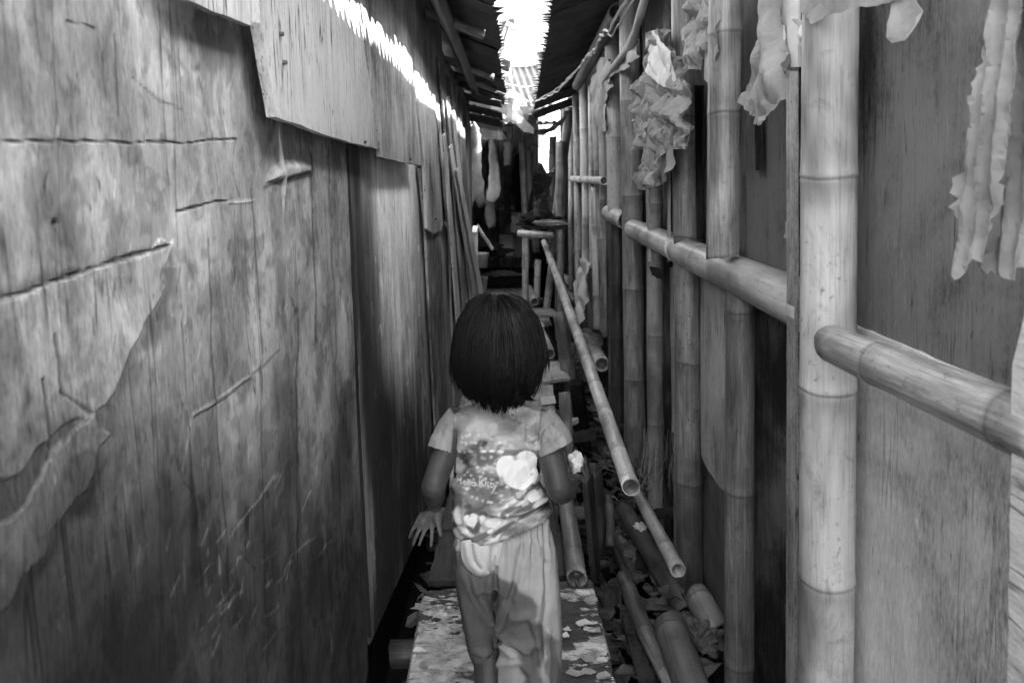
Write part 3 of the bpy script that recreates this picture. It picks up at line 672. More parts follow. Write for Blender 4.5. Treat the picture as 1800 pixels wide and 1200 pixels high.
# sheet of paper on a plank
crumple_p = [PZ(a, b, 0.012) for a, b in ((950, 697), (974, 695), (978, 708), (952, 712))]
tag(new_mesh('paper_scrap', crumple_p, [(0, 3, 2, 1)], WHITE), 'white paper scrap lying on the plank right of the child', 'paper').modifiers.new('thickness', 'SOLIDIFY').thickness = 0.0008

# ------------------------------------------------------------------ loose bamboo and wood beside the walkway
def pole(lbl, a, b, r0, r1=None, mat=BAM, nodes=None, bend=0, seed=0, name='bamboo_pole', cat='bamboo pole', hol=(True, True)):
    return tag(bamboo(name, a, b, r0, r1, nodes, mat, None, bend, seed=seed, hollow=hol), lbl, cat, 'bamboo poles lying beside the walkway' if name == 'bamboo_pole' else 'bamboo stumps along the walkway')
long_a, long_b = PD(1109, 856, 2.15), PD(956, 425, 8.6)
pole('long pale bamboo pole slanting along the right side of the walkway', long_a, long_b, .029, .034, BAM_L, [0.25, .62, .95, 1.35, 1.7, 2.1, 2.5, 2.9, 3.3, 3.75, 4.2, 4.7, 5.2, 5.7, 6.1], .004, 401, hol=('shallow', True))
pole('round bamboo pole lying flat behind the corner of the painted panel', PZ(1014, 1016, .03), PZ(984, 800, .03), .036, .034, BAM_M, [.14, .5, .85], 0, 402)
pole('thin bamboo pole below the cut end of the long pole', PZ(1192, 1002, .10), PZ(1118, 862, .16), .026, .022, BAM_M, None, 0, 403)
pole('rotten split bamboo pole with a hole in its side', PZ(1210, 1080, -.12), PZ(1096, 893, -.05), .042, .036, BAM_D, None, 0, 404)
pole('slim curved bamboo pole beside the painted panel', PZ(1196, 1230, -.10), PZ(1096, 1012, -.06), .026, .030, BAM_M, [.1, .28, .5], .02, 405)
pole('thick dark bamboo pole at the bottom edge, cut end up', PZ(1234, 1260, -.06), PZ(1176, 1095, -.02), .052, .05, BAM_D, [.3], 0, 406)
pole('short thick bamboo under the wall posts, half buried in litter', PZ(1262, 1110, -.05), PZ(1222, 1040, 0), .046, .043, BAM_M, [.12], 0, 407)
pole('short bamboo log with a charred hollow end below the white sack', PZ(1058, 640, .12), PZ(1030, 588, .12), .055, .06, BAM_L, None, 0, 408)
pole('small bamboo tube with a dark end on the plank edge', PZ(966, 622, .06), PZ(950, 572, .06), .045, .04, BAM_L, None, 0, 409)
pole('bent pipe stub poking out below the far bamboo wall', PZ(1016, 506, .22), PZ(992, 488, .24), .05, .055, BAM, None, 0, 410)
pole('pale bamboo lying on the far planks, left of the stumps', PZ(940, 530, .04), PZ(930, 506, .04), .05, .04, BAM_L, None, 0, 411)
pole('bamboo resting across the walkway edge near the pipe stub', PZ(1014, 530, .10), PZ(980, 490, .12), .05, .05, BAM, None, 0, 412)
def stump(lbl, xt, yt, xb, yb, wpx, z0=-.42, mat=BAM, seed=0):
    d = PZ(xb, yb, 0.0).y; a, b = PD(xt, yt, d), PD(xb, yb, d); ax = (b-a).normalized(); b = a + ax*((a.z-z0)/-ax.z)
    r = wpx*d/F/2; return pole(lbl, b, a, r, r*.98, mat, None, 0, seed, 'bamboo_stump', 'bamboo stump')
stump('wide bamboo stump with an open rim between planks and long pole', 985, 552, 998, 650, 27, mat=BAM, seed=421)
stump('lower bamboo stump with an open rim, right of the child', 992, 690, 998, 790, 22, mat=BAM, seed=422)
stump('pale bamboo stump standing beside the far planks', 971, 460, 962, 532, 13, mat=BAM_L, seed=423)
stump('shorter pale bamboo stump next to the far dark plank', 946, 457, 944, 512, 12, mat=BAM_L, seed=424)
stump('split bamboo stump at the left edge of the far planks', 852, 486, 848, 520, 12, mat=BAM, seed=425)
stump('open dark bamboo stump just behind the child\'s snack', 1042, 822, 1048, 900, 34, mat=BAM_D, seed=426)
def timber(lbl, a, b, w_, t_, mat=WOOD_D, name='timber', cat='timber', seed=0):
    a, b = Vector(a), Vector(b); ax = (b-a); q = ax.to_track_quat('Z', 'Y').to_matrix(); rg = random.Random(seed); n_ = 6; V, Fc = [], []
    for i in range(n_+1):
        c = a.lerp(b, i/n_)
        for sx, sy in ((-1, -1), (1, -1), (1, 1), (-1, 1)): V.append(c + q @ Vector((sx*w_/2+rg.uniform(-.003, .003), sy*t_/2+rg.uniform(-.002, .002), rg.uniform(-.01, .01) if i in (0, n_) else 0)))
    for i in range(n_):
        for k in range(4): Fc.append((i*4+k, i*4+(k+1) % 4, (i+1)*4+(k+1) % 4, (i+1)*4+k))
    Fc += [(3, 2, 1, 0), tuple(n_*4+k for k in range(4))]
    return tag(new_mesh(name, V, Fc, mat), lbl, cat, 'timber scraps beside the walkway')
timber('dark upright plank standing behind the corner of the painted panel', PZ(1047, 1012, -.1), PD(1033, 838, 2.5), .07, .02, WOOD_D, seed=1)
timber('dark squared stake right of the lower open stump', PZ(980+52, 820, -.3), PD(962+50, 672, 3.75), .07, .05, WOOD_D, seed=2)
timber('short board crossing the gap near the thin bamboo', PZ(1190, 900, .03), PZ(1140, 905, .05), .06, .02, WOOD_D, seed=3)
timber('narrow dark slat leaning at the panel\'s right edge', PZ(1140, 1210, -.15), PZ(1102, 1072, -.08), .05, .015, WOOD_D, seed=4)
timber('short wooden cross block beside the slim curved bamboo', PZ(1088, 1040, -.05), PZ(1050, 1052, -.05), .05, .05, WOOD_D, seed=5)
timber('grey wedge of wood under the far bamboo posts', PZ(1020, 590, .2), PZ(1052, 600, .2), .10, .08, WOOD_PX, seed=6)
timber('thin leaning stake crossing the wide stump', PZ(1000, 660, -.1), PD(958, 574, 5.4), .045, .02, WOOD_D, seed=7)
timber('short upright peg between wide stump and long pole', PZ(1008, 650, -.1), PD(1006, 604, 4.9), .035, .02, WOOD_PX, seed=8)
timber('dark wedge shaped board lying below the lower stump', PZ(1000, 770, .05), PZ(1046, 762, .08), .09, .03, WOOD_D, seed=9)
timber('narrow pale board leaning against the far wall end', PZ(1006, 470, .1), PD(1014, 440, 7.2), .08, .02, WOOD_PX, seed=10)
timber('small splintered stick on the dark gap right of the child', PZ(992, 752, .1), PZ(1012, 738, .12), .03, .03, WOOD_PX, seed=11)

# tangle of thin dirty sticks in the gap
rg = random.Random(41)
for i in range(18):
    a = PZ(rg.uniform(1070, 1300), rg.uniform(880, 1200), rg.uniform(-.28, -.10)); ang = rg.gauss(1.75, .5); L_ = rg.uniform(.18, .55)
    b = a + Vector((math.cos(ang)*L_*.6, math.sin(ang)*L_, rg.uniform(-.02, .14)))
    if b.x > .58: b.x = .58
    if i % 3: tag(bamboo('stick', a, b, rg.uniform(.008, .02), rg.uniform(.007, .016), None, rg.choice((BAM_M, BAM_D, BAM_D)), None, rg.uniform(-.02, .02), 10, (False, False), 700+i), ('thin grey stick in the tangle between walkway and bamboo wall' if b.y < 2.55 else 'thin dirty stick further back in the tangle behind the rotten bamboo'), 'stick', 'sticks in the tangle')
    else:
        o_ = timber('', a, b, rg.uniform(.02, .06), rg.uniform(.006, .015), rg.choice((WOOD_D, WOOD_D, WOOD_PX)), 'slat', 'slat', 700+i); tag(o_, 'dirty split slat in the tangle between walkway and bamboo wall', 'slat', 'slats in the tangle')
# litter in the gap: leaves, bags, chips; nobody could count it
mb = MB(); rg = random.Random(9)
for i in range(1700):
    yy = rg.uniform(1.5, 6.5)**1.0; xx = rg.uniform(.20, .62) if rg.random() < .8 else rg.uniform(-.42, -.25); zz_ = -.34 + rg.uniform(0, .16)*(1 if xx > 0 else .4) + (.12*max(0, xx-.35)/.25 if xx > 0 else 0)
    s = rg.uniform(.010, .055); q = Matrix.Rotation(rg.uniform(0, 6.3), 3, 'Z') @ Matrix.Rotation(rg.uniform(-1, 1), 3, 'X'); c = Vector((xx, yy, zz_))
    l_, w_ = s*rg.uniform(1, 2.2), s*rg.uniform(.25, .7); bz = s*.25
    pts = [(-l_, 0, 0), (-l_*.3, w_, bz), (l_*.4, w_*.8, -bz), (l_, 0, bz), (l_*.3, -w_, 0), (-l_*.4, -w_*.9, bz), (0, 0, bz*1.2)]
    mb.add([c + q @ Vector(p) for p in pts], [(0, 1, 6), (1, 2, 6), (2, 3, 6), (3, 4, 6), (4, 5, 6), (5, 0, 6)])
tag(mb.build('litter', LITTER), 'litter of torn scraps, husks and leaves in the muddy gap', 'litter', None, 'stuff')
mb = MB()
for i in range(70):
    a = PZ(rg.uniform(1120, 1190), rg.uniform(800, 870), rg.uniform(.0, .15)); b = a + Vector((rg.uniform(-.02, .05), rg.uniform(-.03, .03), rg.uniform(.10, .28))); mb.tube([a, a.lerp(b, .5)+Vector((rg.uniform(-.02, .02), 0, .01)), b], [.0022, .002, .001], 3)
tag(mb.build('dry_husk', WOOD_B), 'frayed dry fibre husk tucked behind the lower bamboo posts', 'husk', None, 'stuff')
def wad(name, lbl, cat, c, r, mat, seed, sq=(1, 1, .6), ed=2, amp=.5):
    bm = bmesh.new(); bmesh.ops.create_icosphere(bm, subdivisions=4, radius=1)
    for v in bm.verts:
        n = v.co.normalized(); k = 1 + amp*(abs(mnoise.noise(n*1.7+Vector((seed, 0, 0))))*2-.6) + amp*.4*abs(mnoise.noise(n*4.5+Vector((0, seed, 0))))
        v.co = Vector((n.x*sq[0], n.y*sq[1], n.z*sq[2]))*(k*r)+Vector(c)
    me = bpy.data.meshes.new(name); bm.to_mesh(me); bm.free(); return tag(link(name, me, mat), lbl, cat)
wad('plastic_scrap', 'small shiny foil scrap caught on the rotten bamboo', 'scrap', PZ(1126, 925, .02), .022, WHITE, 3)
wad('plastic_scrap', 'crumpled pale scrap on the mud beside the wall posts', 'scrap', PZ(1240, 1120, -.05), .06, LITTER, 4)
wad('plastic_scrap', 'crumpled grey wad by the open dark stump', 'scrap', PZ(1062, 815, .1), .03, LITTER, 5)
wad('cloth_heap', 'small heap of white rags on the far dark plank', 'rags', PZ(880, 481, .03), .15, CLOTH_L, 6, (1.6, 1, .35))
wad('cloth_heap', 'white rag end lying right of the far rag heap', 'rags', PZ(908, 482, .02), .08, CLOTH_L, 7, (1.8, .7, .3))

# white sack leaning on the far bamboo posts
tag(crumple('rice_sack', [(1026, 452), (1037, 470), (1034, 520), (1026, 560), (1022, 592), (1014, 590), (1011, 560), (1014, 520), (1012, 500), (1020, 470)], lambda a, b: PR(a, b, .47), plain('woven_sack', .7, .12, 30, .6, .3), None, .03, 7, 31, .02), 'white woven sack with printed stripes leaning on the pale bamboo posts', 'sack')
# ------------------------------------------------------------------ hanging plastic and rags on the bamboo wall
RAG = plain('dirty_rag', .27, .3, 14, .9, .4, .1, trans=.1)
def hang(name, lbl, cat, pts, X0, mat, seed, amp=.02, freq=16, step=.011, **kw):
    return tag(crumple(name, pts, lambda a, b: PR(a, b, X0), mat, None, amp, freq, seed, step, **kw), lbl, cat, 'torn sheets hanging on the bamboo wall')
hang('plastic_sheet', 'crumpled plastic bundle hanging from a strip at the middle of the bamboo wall', 'plastic sheet', [(1150, 62), (1172, 52), (1176, 80), (1196, 110), (1212, 150), (1211, 210), (1212, 262), (1195, 255), (1178, 250), (1168, 330), (1150, 318), (1136, 330), (1124, 320), (1138, 265), (1114, 258), (1120, 228), (1113, 206), (1118, 160), (1138, 120), (1142, 90)], .50, PLASTIC, 3, .030, 26, .008, fray=.5)
hang('plastic_sheet', 'bright torn flap on top of the crumpled bundle', 'plastic sheet', [(1150, 55), (1164, 50), (1180, 100), (1186, 140), (1176, 158), (1160, 148), (1140, 122), (1142, 90)], .485, WHITE, 5, .02, 16, .009)
hang('plastic_sheet', 'lower pleated tail of the crumpled bundle', 'plastic sheet', [(1150, 235), (1176, 212), (1210, 222), (1206, 262), (1184, 262), (1176, 300), (1160, 330), (1148, 330), (1128, 334), (1120, 326), (1140, 285)], .492, PAPER, 8, .02, 14, .010, pleat=.008, pfreq=60)
hang('plastic_sheet', 'torn upright sheet hanging beside the cut upper post', 'plastic sheet', [(1215, -30), (1250, -30), (1262, 20), (1266, 90), (1254, 130), (1240, 80), (1228, 124), (1205, 122), (1198, 104), (1208, 60)], .505, PLASTIC, 11, .022, 24, .008, fray=.5)
hang('paper_bag', 'large creased paper bag hanging between upper post and thick pole', 'paper bag', [(1335, -40), (1378, -40), (1376, 60), (1390, 110), (1396, 124), (1388, 150), (1392, 168), (1374, 186), (1350, 220), (1336, 218), (1312, 198), (1300, 180), (1306, 150), (1320, 120), (1328, 60)], .53, PAPER, 13, .026, 17, .009, fray=.4)
hang('cloth_strip', 'big pale rag with frayed edge hanging at the near end of the wall', 'rag', [(1742, -60), (1800, -60), (1796, 120), (1780, 280), (1760, 420), (1745, 462), (1735, 455), (1722, 468), (1708, 492), (1698, 480), (1694, 420), (1686, 320), (1700, 280), (1712, 180), (1730, 80)], .48, RAG, 17, 0.005, 26, .005, pleat=.0035, pfreq=270, fray=.7)
hang('cloth_strip', 'rag tail behind the big pale rag, turned up at its end', 'rag', [(1790, -60), (1850, -60), (1850, 420), (1820, 470), (1790, 492), (1768, 484), (1735, 470), (1745, 455), (1762, 430), (1785, 280)], .492, RAG, 18, 0.005, 24, .005, pleat=.0032, pfreq=240, fray=.7)
hang('cloth_strip', 'pale sheet edge draped across the top of the thick pole', 'rag', [(1405, 20), (1420, 42), (1470, 26), (1520, 12), (1575, 2), (1600, -40), (1400, -60)], .50, PLASTIC, 19, .012, 10, .010)
hang('cloth_strip', 'short torn strip dangling above the dark plywood', 'rag', [(1572, -10), (1612, -10), (1612, 20), (1604, 45), (1585, 72), (1570, 76), (1566, 66), (1571, 30)], .51, CLOTH_L, 21, .01, 12, .008)
hang('plastic_sheet', 'little knotted plastic corner beside the white wooden block', 'plastic sheet', [(1405, 30), (1416, 44), (1420, 72), (1410, 84), (1394, 76), (1398, 55)], .52, WHITE, 23, .012, 20, .006)
hang('plastic_sheet', 'small torn sheet hanging from the wall top near the pale posts', 'plastic sheet', [(1038, 140), (1060, 100), (1078, 110), (1076, 150), (1064, 190), (1068, 235), (1056, 225), (1046, 215), (1040, 180)], .52, PAPER, 25, .03, 10, .02)
# rolled torn sheet edge along the wall top
rp_ = [PR(a, b, .50) for a, b in ((1062, 140), (1075, 120), (1095, 95), (1112, 78), (1122, 50), (1130, 20), (1140, -20))]
v_, f_ = tube_vf([p + Vector((random.uniform(-.01, .01), 0, random.uniform(-.01, .01))) for p in rp_], [.012, .02, .016, .02, .015, .018, .015], 9)
tag(new_mesh('rolled_sheet', v_, f_, PAPER), 'rolled torn sheet edge tied along the top of the bamboo wall', 'torn sheet')
hang('plastic_sheet', 'drooping torn edge below the rolled sheet', 'plastic sheet', [(1062, 140), (1095, 95), (1118, 70), (1126, 85), (1116, 110), (1100, 122), (1082, 128), (1070, 148)], .51, PAPER, 27, .02, 12, .012)
hang('paper_scrap', 'small paper scrap stuck beside the long batten', 'paper', [(1380, 390), (1388, 386), (1388, 420), (1378, 418)], .55, PAPER, 28, .004, 20, .006)
hang('paper_scrap', 'dark tag nailed to a lower bamboo post', 'paper', [(1144, 468), (1162, 472), (1164, 492), (1146, 484)], .53, CLOTH_D, 29, .004, 20, .008)
def wire(lbl, pts, r, seed=0):
    rg = random.Random(seed); P_ = []
    for a, b in zip(pts[:-1], pts[1:]):
        for k in range(5): P_.append(a.lerp(b, k/5)+Vector((rg.uniform(-.006, .006), 0, rg.uniform(-.008, .008))))
    P_.append(pts[-1]); v, f = tube_vf(P_, r, 5); tag(new_mesh('wire', v, f, WIRE), lbl, 'wire')
wire('frayed wire looped along the right eave', [PD(a, b, d_) for a, b, d_ in ((1106, -10, 2.2), (1072, 50, 2.5), (1058, 62, 2.8), (1048, 85, 3.1), (1034, 96, 3.4), (1024, 112, 3.8), (1000, 140, 4.4), (980, 160, 5.0), (960, 172, 5.6), (942, 178, 6.2))], .006, 1)
wire('second frayed wire beside the eave loop', [PD(a, b, d_) for a, b, d_ in ((1110, 5, 2.25), (1075, 62, 2.55), (1060, 60, 2.8), (1046, 92, 3.15), (1030, 103, 3.5), (1006, 132, 4.3), (984, 152, 5.0), (958, 168, 5.7), (940, 180, 6.3))], .004, 2)
wire('dark cable sagging between the far roofs', [PD(a, b, 7.5) for a, b in ((872, 138), (890, 148), (915, 153), (940, 152), (965, 144))], .008, 3)

# ------------------------------------------------------------------ far end of the alley
def wallboards(root, x0, x1, yb, zt, zb, n, mat, seed, axis='X'):
    rg = random.Random(seed); e = [x0 + (x1-x0)*i/n + (rg.uniform(-.02, .02) if 0 < i < n else 0) for i in range(n+1)]
    for i in range(n):
        a, b = e[i]+.006, e[i+1]-.006; off = rg.uniform(0, .015); zt_ = zt + rg.uniform(-.06, .06)
        if axis == 'X': pl = [(a, yb-off, zb), (b, yb-off, zb), (b, yb-off, zt_), (a, yb-off, zt_)]; nr = (0, 1, 0)
        else: pl = [(yb+off, a, zb), (yb+off, b, zb), (yb+off, b, zt_), (yb+off, a, zt_)]; nr = (1, 0, 0)
        pts = [Vector(p) for p in pl]
        board('plank', pts, .02, mat, root, nr, amp=0.0, seed=seed+i, step=9)
SHW = wood('shack_board', .20, .40, 'Z', 40, .6, .5)
SH = empty('far_shack', 'dim plank shack closing the far end of the alley', 'shack')
wallboards(SH, -1.3, .30, 12.4, 2.6, -.45, 7, SHW, 500)
wallboards(SH, 5.35, 12.4, -.86, 2.05, -.45, 12, SHW, 520, 'Y')
wallboards(SH, 7.3, 12.6, .78, 2.4, -.45, 10, SHW, 540, 'Y')
board('plank', [PD(886, 245, 11.8), PD(908, 245, 11.8), PD(908, 362, 11.8), PD(884, 362, 11.8)], .03, WOOD_R, SH, (0, 1, 0), amp=0, step=9)
board('plank', [PD(884, 362, 11.7), PD(906, 362, 11.7), PD(906, 368, 11.7), PD(872, 368, 11.7)], .3, WOOD_PX, SH, (0, 1, 0), amp=0, step=9)
for i, (a, b, c, d_, dd) in enumerate(((918, 250, 924, 400, 9.5), (940, 255, 942, 390, 10), (1000, 195, 978, 380, 7.6), (972, 240, 968, 400, 9.0), (985, 250, 984, 400, 7.5))):
    p, q = PD(a, b, dd), PD(c, d_, dd); q = q + (q-p)*0.4; bamboo('shack_post', p, q, .05, .05, None, BAM_M, SH, seed=560+i)
board('backing', [(.30, 12.45, -.5), (.85, 12.45, -.5), (.85, 12.45, 1.72), (.30, 12.45, 1.72)], .02, WOOD_D, SH, (0, 1, 0), amp=0, step=9)
# low roof sheets over the shack
corrugated('roof_sheet', (-1.5, 8.4, 2.20), (2.5, 0, .02), (0, 4.5, .42), 0, .09, .015, METAL_D, SH, seed=50)
board('backing', [(-1.5, 12.55, -.5), (.32, 12.55, -.5), (.32, 12.55, 2.7), (-1.5, 12.55, 2.7)], .02, WOOD_D, SH, (0, 1, 0), amp=0, step=9)  # the backings are added to close the shack against sky and sun
board('backing', [(-.92, 5.3, -.5), (-.92, 12.5, -.5), (-.92, 12.5, 2.3), (-.92, 5.3, 2.05)], -.02, WOOD_D, SH, (1, 0, 0), amp=0, step=9)
board('backing', [(.86, 7.2, -.5), (.86, 12.7, -.5), (.86, 12.7, 2.7), (.86, 7.2, 2.5)], .02, WOOD_D, SH, (1, 0, 0), amp=0, step=9)
board('backing', [(-1.0, 5.27, -.5), (-.44, 5.27, -.5), (-.44, 5.27, 2.1), (-1.0, 5.27, 2.1)], -.02, WOOD_D, SH, (0, 1, 0), amp=0, step=9)
corrugated('roof_sheet', (-1.0, 5.1, 2.12), (0, 2.7, 0), (.52, 0, -.12), 0, .08, .014, METAL_D, SH, seed=53, rag=.03)
corrugated('roof_sheet', PD(845, 190, 8.2), (PD(945, 205, 8.2)-PD(845, 190, 8.2)), (0, -.5, -.12), 0, .08, .015, METAL_D, SH, seed=51)
board('slit_cover', [(-1.2, 7.76, 1.95), (-.2, 7.76, 1.95), (-.2, 7.76, 2.32), (-.5, 7.76, 2.5), (-1.2, 7.76, 2.5)], .02, WOOD_D, SH, (0, 1, 0), amp=0, step=9)  # added dark board that blocks the bright slits of sky
SHB = plain('torn_tarp', .022, .3, 3, .5, .3)
crumple('tarp_edge', [(868, 165), (905, 178), (938, 195), (944, 228), (930, 222), (915, 232), (900, 220), (880, 205), (862, 196)], lambda a, b: PD(a, b, 7.6), SHB, SH, .10, 3, 61, .06, nrm=(0, -1, .3))
crumple('tarp_edge', [(905, 200), (922, 212), (938, 226), (938, 238), (920, 234), (910, 222)], lambda a, b: PD(a, b, 7.4), CLOTH_M, SH, .06, 4, 62, .05, nrm=(0, -1, .3))
crumple('tarp_edge', [(940, 232), (966, 222), (986, 205), (998, 196), (992, 212), (975, 228), (955, 240), (942, 240)], lambda a, b: PD(a, b, 7.0), SHB, SH, .06, 4, 63, .05, nrm=(0, -1, .3))
WW = empty('whitewashed_house', 'sunlit white house wall showing through the gap of the far shack', 'house')
board('wall', [PD(930, 225, 14.5), PD(990, 225, 14.5), PD(990, 320, 14.5), PD(930, 320, 14.5)], .1, WHITE, WW, (0, 1, 0), amp=0, step=9)
board('wall', [PD(950, 235, 14.45), PD(954, 235, 14.45), PD(954, 300, 14.45), PD(950, 300, 14.45)], .02, CLOTH_L, WW, (0, 1, 0), amp=0, step=9)
def ring_v(prof, q, seg=20):
    V = [(q.x+r*math.cos(6.2832*k/seg), q.y+r*math.sin(6.2832*k/seg), q.z+z) for r, z in prof for k in range(seg)]
    return V, [(i*seg+k, i*seg+(k+1) % seg, (i+1)*seg+(k+1) % seg, (i+1)*seg+k) for i in range(len(prof)-1) for k in range(seg)] + [tuple(range(seg-1, -1, -1))]
# hung clothes
def hung(name, lbl, pts, d_, mat, seed, pleat=.03, pf=26, cat='clothes'):
    tag(crumple(name, pts, lambda a, b: PD(a, b, d_), mat, None, .03, 5, seed, .035, pleat=pleat, pfreq=pf, thick=.004, smooth=True, nrm=(0, -1, 0)), lbl, cat, 'clothes hung at the far end')
hung('hanging_shirt', 'pale long shirt hanging at the end of the plywood wall', [(833, 212), (843, 226), (848, 260), (846, 285), (851, 330), (854, 362), (842, 366), (836, 350), (828, 368), (826, 330), (828, 270), (827, 232)], 6.6, CLOTH_M, 71)
hung('hanging_cloth', 'long light curtain cloth hanging inside the far shack', [(860, 244), (870, 242), (874, 270), (880, 330), (878, 345), (868, 356), (856, 352), (860, 300)], 9.0, CLOTH_L, 72)
hung('hanging_jacket', 'black jacket hanging on the far plank wall', [(905, 275), (914, 268), (922, 290), (922, 345), (918, 375), (905, 372), (903, 346), (900, 345), (900, 300)], 10.8, CLOTH_D, 73)
hung('hanging_cloth', 'dark trousers hanging beside the light curtain cloth', [(855, 330), (870, 350), (872, 398), (858, 402), (852, 380)], 9.2, CLOTH_M, 74)
hung('striped_valance', 'striped valance strip under the far shack roof', [(838, 222), (892, 232), (892, 246), (878, 240), (860, 246), (840, 238)], 8.6, CLOTH_M, 75, .04, 60, 'valance')
tag(crumple('plastic_sack', [(938, 300), (946, 286), (953, 288), (962, 305), (975, 292), (972, 310), (966, 330), (972, 362), (968, 382), (950, 384), (938, 378), (942, 350), (936, 325)], lambda a, b: PD(a, b, 7.3), BLACKBAG, None, .12, 5, 76, .03, nrm=(0, -1, 0)), 'shiny black plastic sack hanging before the far gap', 'plastic sack')
hung('hanging_rag', 'twisted rag and hanger at the end of the plywood wall', [(826, 186), (836, 184), (838, 196), (842, 190), (838, 204), (832, 210), (824, 206), (820, 196)], 5.6, CLOTH_L, 77)
hung('hanging_cloth', 'mottled grey towel hanging left of the shiny sack', [(922, 262), (934, 262), (936, 330), (930, 352), (922, 345)], 9.6, CLOTH_L, 78)
hung('hanging_cloth', 'small pale shirt hanging high under the far shack roof', [(886, 250), (897, 246), (902, 258), (898, 290), (886, 292)], 9.4, CLOTH_L, 79)
hung('hanging_cloth', 'dark skirt hanging low beside the pale carton', [(886, 340), (896, 338), (899, 392), (884, 394)], 9.9, CLOTH_D, 80)
for i, (x_, y_, d_, r_, lb) in enumerate(((868, 452, 9.8, .13, 'round basin upside down on the far floor'), (936, 420, 9.0, .11, 'pale bucket standing behind the far bench'), (846, 470, 8.6, .10, 'small pot beside the dark heap'))):
    q = PD(x_, y_, d_); tag(MB().add(*ring_v([(r_*.75, 0), (r_, .18), (r_*1.06, .185), (r_*1.0, .175), (r_*.72, .01)], q)).build('basin', CLOTH_L, None, True), lb, 'basin')
# bench with bundles
BN = empty('bench', 'rough bamboo bench with rags heaped on it near the far posts', 'bench')
p = PD(955, 398, 7.6); MB().box(p, (.46, .6, .03)).build('bench_top', WOOD_D, BN)
for i, (a, b) in enumerate(((-.2, -.25), (.18, -.25), (-.2, .25), (.18, .25))):
    bamboo('leg', (p.x+a, p.y+b, -.42), (p.x+a, p.y+b, p.z-.016), .035, .035, None, BAM, BN, seed=580+i)
bamboo('rail', (p.x-.28, p.y-.3, p.z-.06), (p.x+.1, p.y-.34, p.z-.08), .035, .035, None, BAM_L, BN, seed=590)
wad('cloth_heap', 'dark cloth heap lying on the far bench', 'rags', p+Vector((-.03, 0, .07)), .2, CLOTH_D, 12, (1.2, 1, .45))
wad('cloth_heap', 'pale twisted rag on the bench edge', 'rags', p+Vector((.08, -.25, .05)), .09, CLOTH_L, 13, (1.9, .7, .4))
# boxes and tools on the far floor
def crate(lbl, x0, y0, x1, y1, d_, mat, depth=.3):
    t = empty('carton', lbl, 'carton', 'cartons on the far floor'); a, b = PD(x0, y0, d_), PD(x1, y1, d_); c = (a+b)/2; w_, h_ = abs(b.x-a.x), abs(a.z-b.z)
    MB().box((c.x, d_+depth/2, c.z), (w_, depth, h_)).build('body', mat, t)
    MB().box((c.x, d_+.02, a.z+.012), (w_*1.02, .2, .012), Matrix.Rotation(.25, 3, 'X')).build('flap', mat, t); return t
crate('small pale carton standing inside the far shack', 898, 378, 918, 409, 10.2, CLOTH_L)
crate('low dark carton on the far floor, left one', 878, 418, 901, 450, 10.6, CLOTH_L)
crate('low dark carton on the far floor, right one', 904, 424, 928, 452, 10.4, CLOTH_M)
crate('white panel box at the foot of the leaning slats', 830, 406, 839, 480, 6.3, WHITE, .1)
wad('cloth_heap', 'dark heap on the far floor by the broom', 'rags', PD(850, 440, 9.3), .25, CLOTH_D, 14, (1.2, 1, .5))
timber('broom stick leaning over the dark heap', PD(838, 395, 8.8), PD(866, 438, 8.6), .03, .03, WOOD_B, 'broom_stick', 'stick', 20)

# roofs and shacks behind, in full sun
FH = empty('upper_shack', 'sunlit shack of bright corrugated sheets rising behind the alley', 'shack')
def fsheet(pts4, d0, d1, pitch, parent, mat=METAL_L, amp=.02):
    a, b, c = PD(*pts4[0], d0), PD(*pts4[1], d0), PD(*pts4[2], d1)
    corrugated('roof_sheet', a, b-a, c-a, 0, pitch, amp, mat, parent, nd=3)
fsheet(((858, 45), (901, 42), (846, 80)), 14.6, 14.2, .11, FH); fsheet(((852, 76), (892, 76), (842, 112)), 14.1, 13.5, .12, FH)
MB().box(PD(900, 48, 14.7), (.25, .3, .09), Matrix.Rotation(.4, 3, 'Y')).build('ridge_beam', WOOD_PX, FH)
MB().box(PD(884, 42, 14.75), (.5, .3, .05), Matrix.Rotation(-.25, 3, 'Y')).build('ridge_cap', WOOD_D, FH)
MB().box(PD(896, 80, 14.3), (.18, .2, .07)).build('beam_end', WOOD_PX, FH)
MB().box(PD(893, 125, 14.0), (.12, .12, 1.1)).build('post', WOOD_PX, FH)
board('gable_wall', [PD(856, 60, 15.2), PD(897, 60, 15.2), PD(899, 240, 15.2), PD(856, 240, 15.2)], .05, CLOTH_M, FH, (0, 1, 0), amp=0, step=9)
FH2 = empty('low_roof_shack', 'long sunlit corrugated roof sloping behind the alley end', 'shack')
fsheet(((886, 118), (948, 116), (906, 190)), 14.4, 12.6, .13, FH2); bamboo('ridge_pole', PD(884, 114, 14.4), PD(952, 112, 14.4), .07, .07, None, BAM_L, FH2, seed=600)
MB().box(PD(880, 112, 12.4), (.34, .5, .12), Matrix.Rotation(.35, 3, 'Y')).build('beam', WOOD_D, FH2)
board('fascia', [PD(886, 156, 11.5), PD(906, 160, 11.5), PD(930, 178, 11.5), PD(920, 182, 11.5), PD(884, 172, 11.5)], .05, CLOTH_M, FH2, (0, 1, 0), amp=0, step=9)
board('wall', [PD(880, 180, 13.2), PD(960, 180, 13.2), PD(960, 260, 13.2), PD(880, 260, 13.2)], .05, CLOTH_M, FH2, (0, 1, 0), amp=0, step=9)

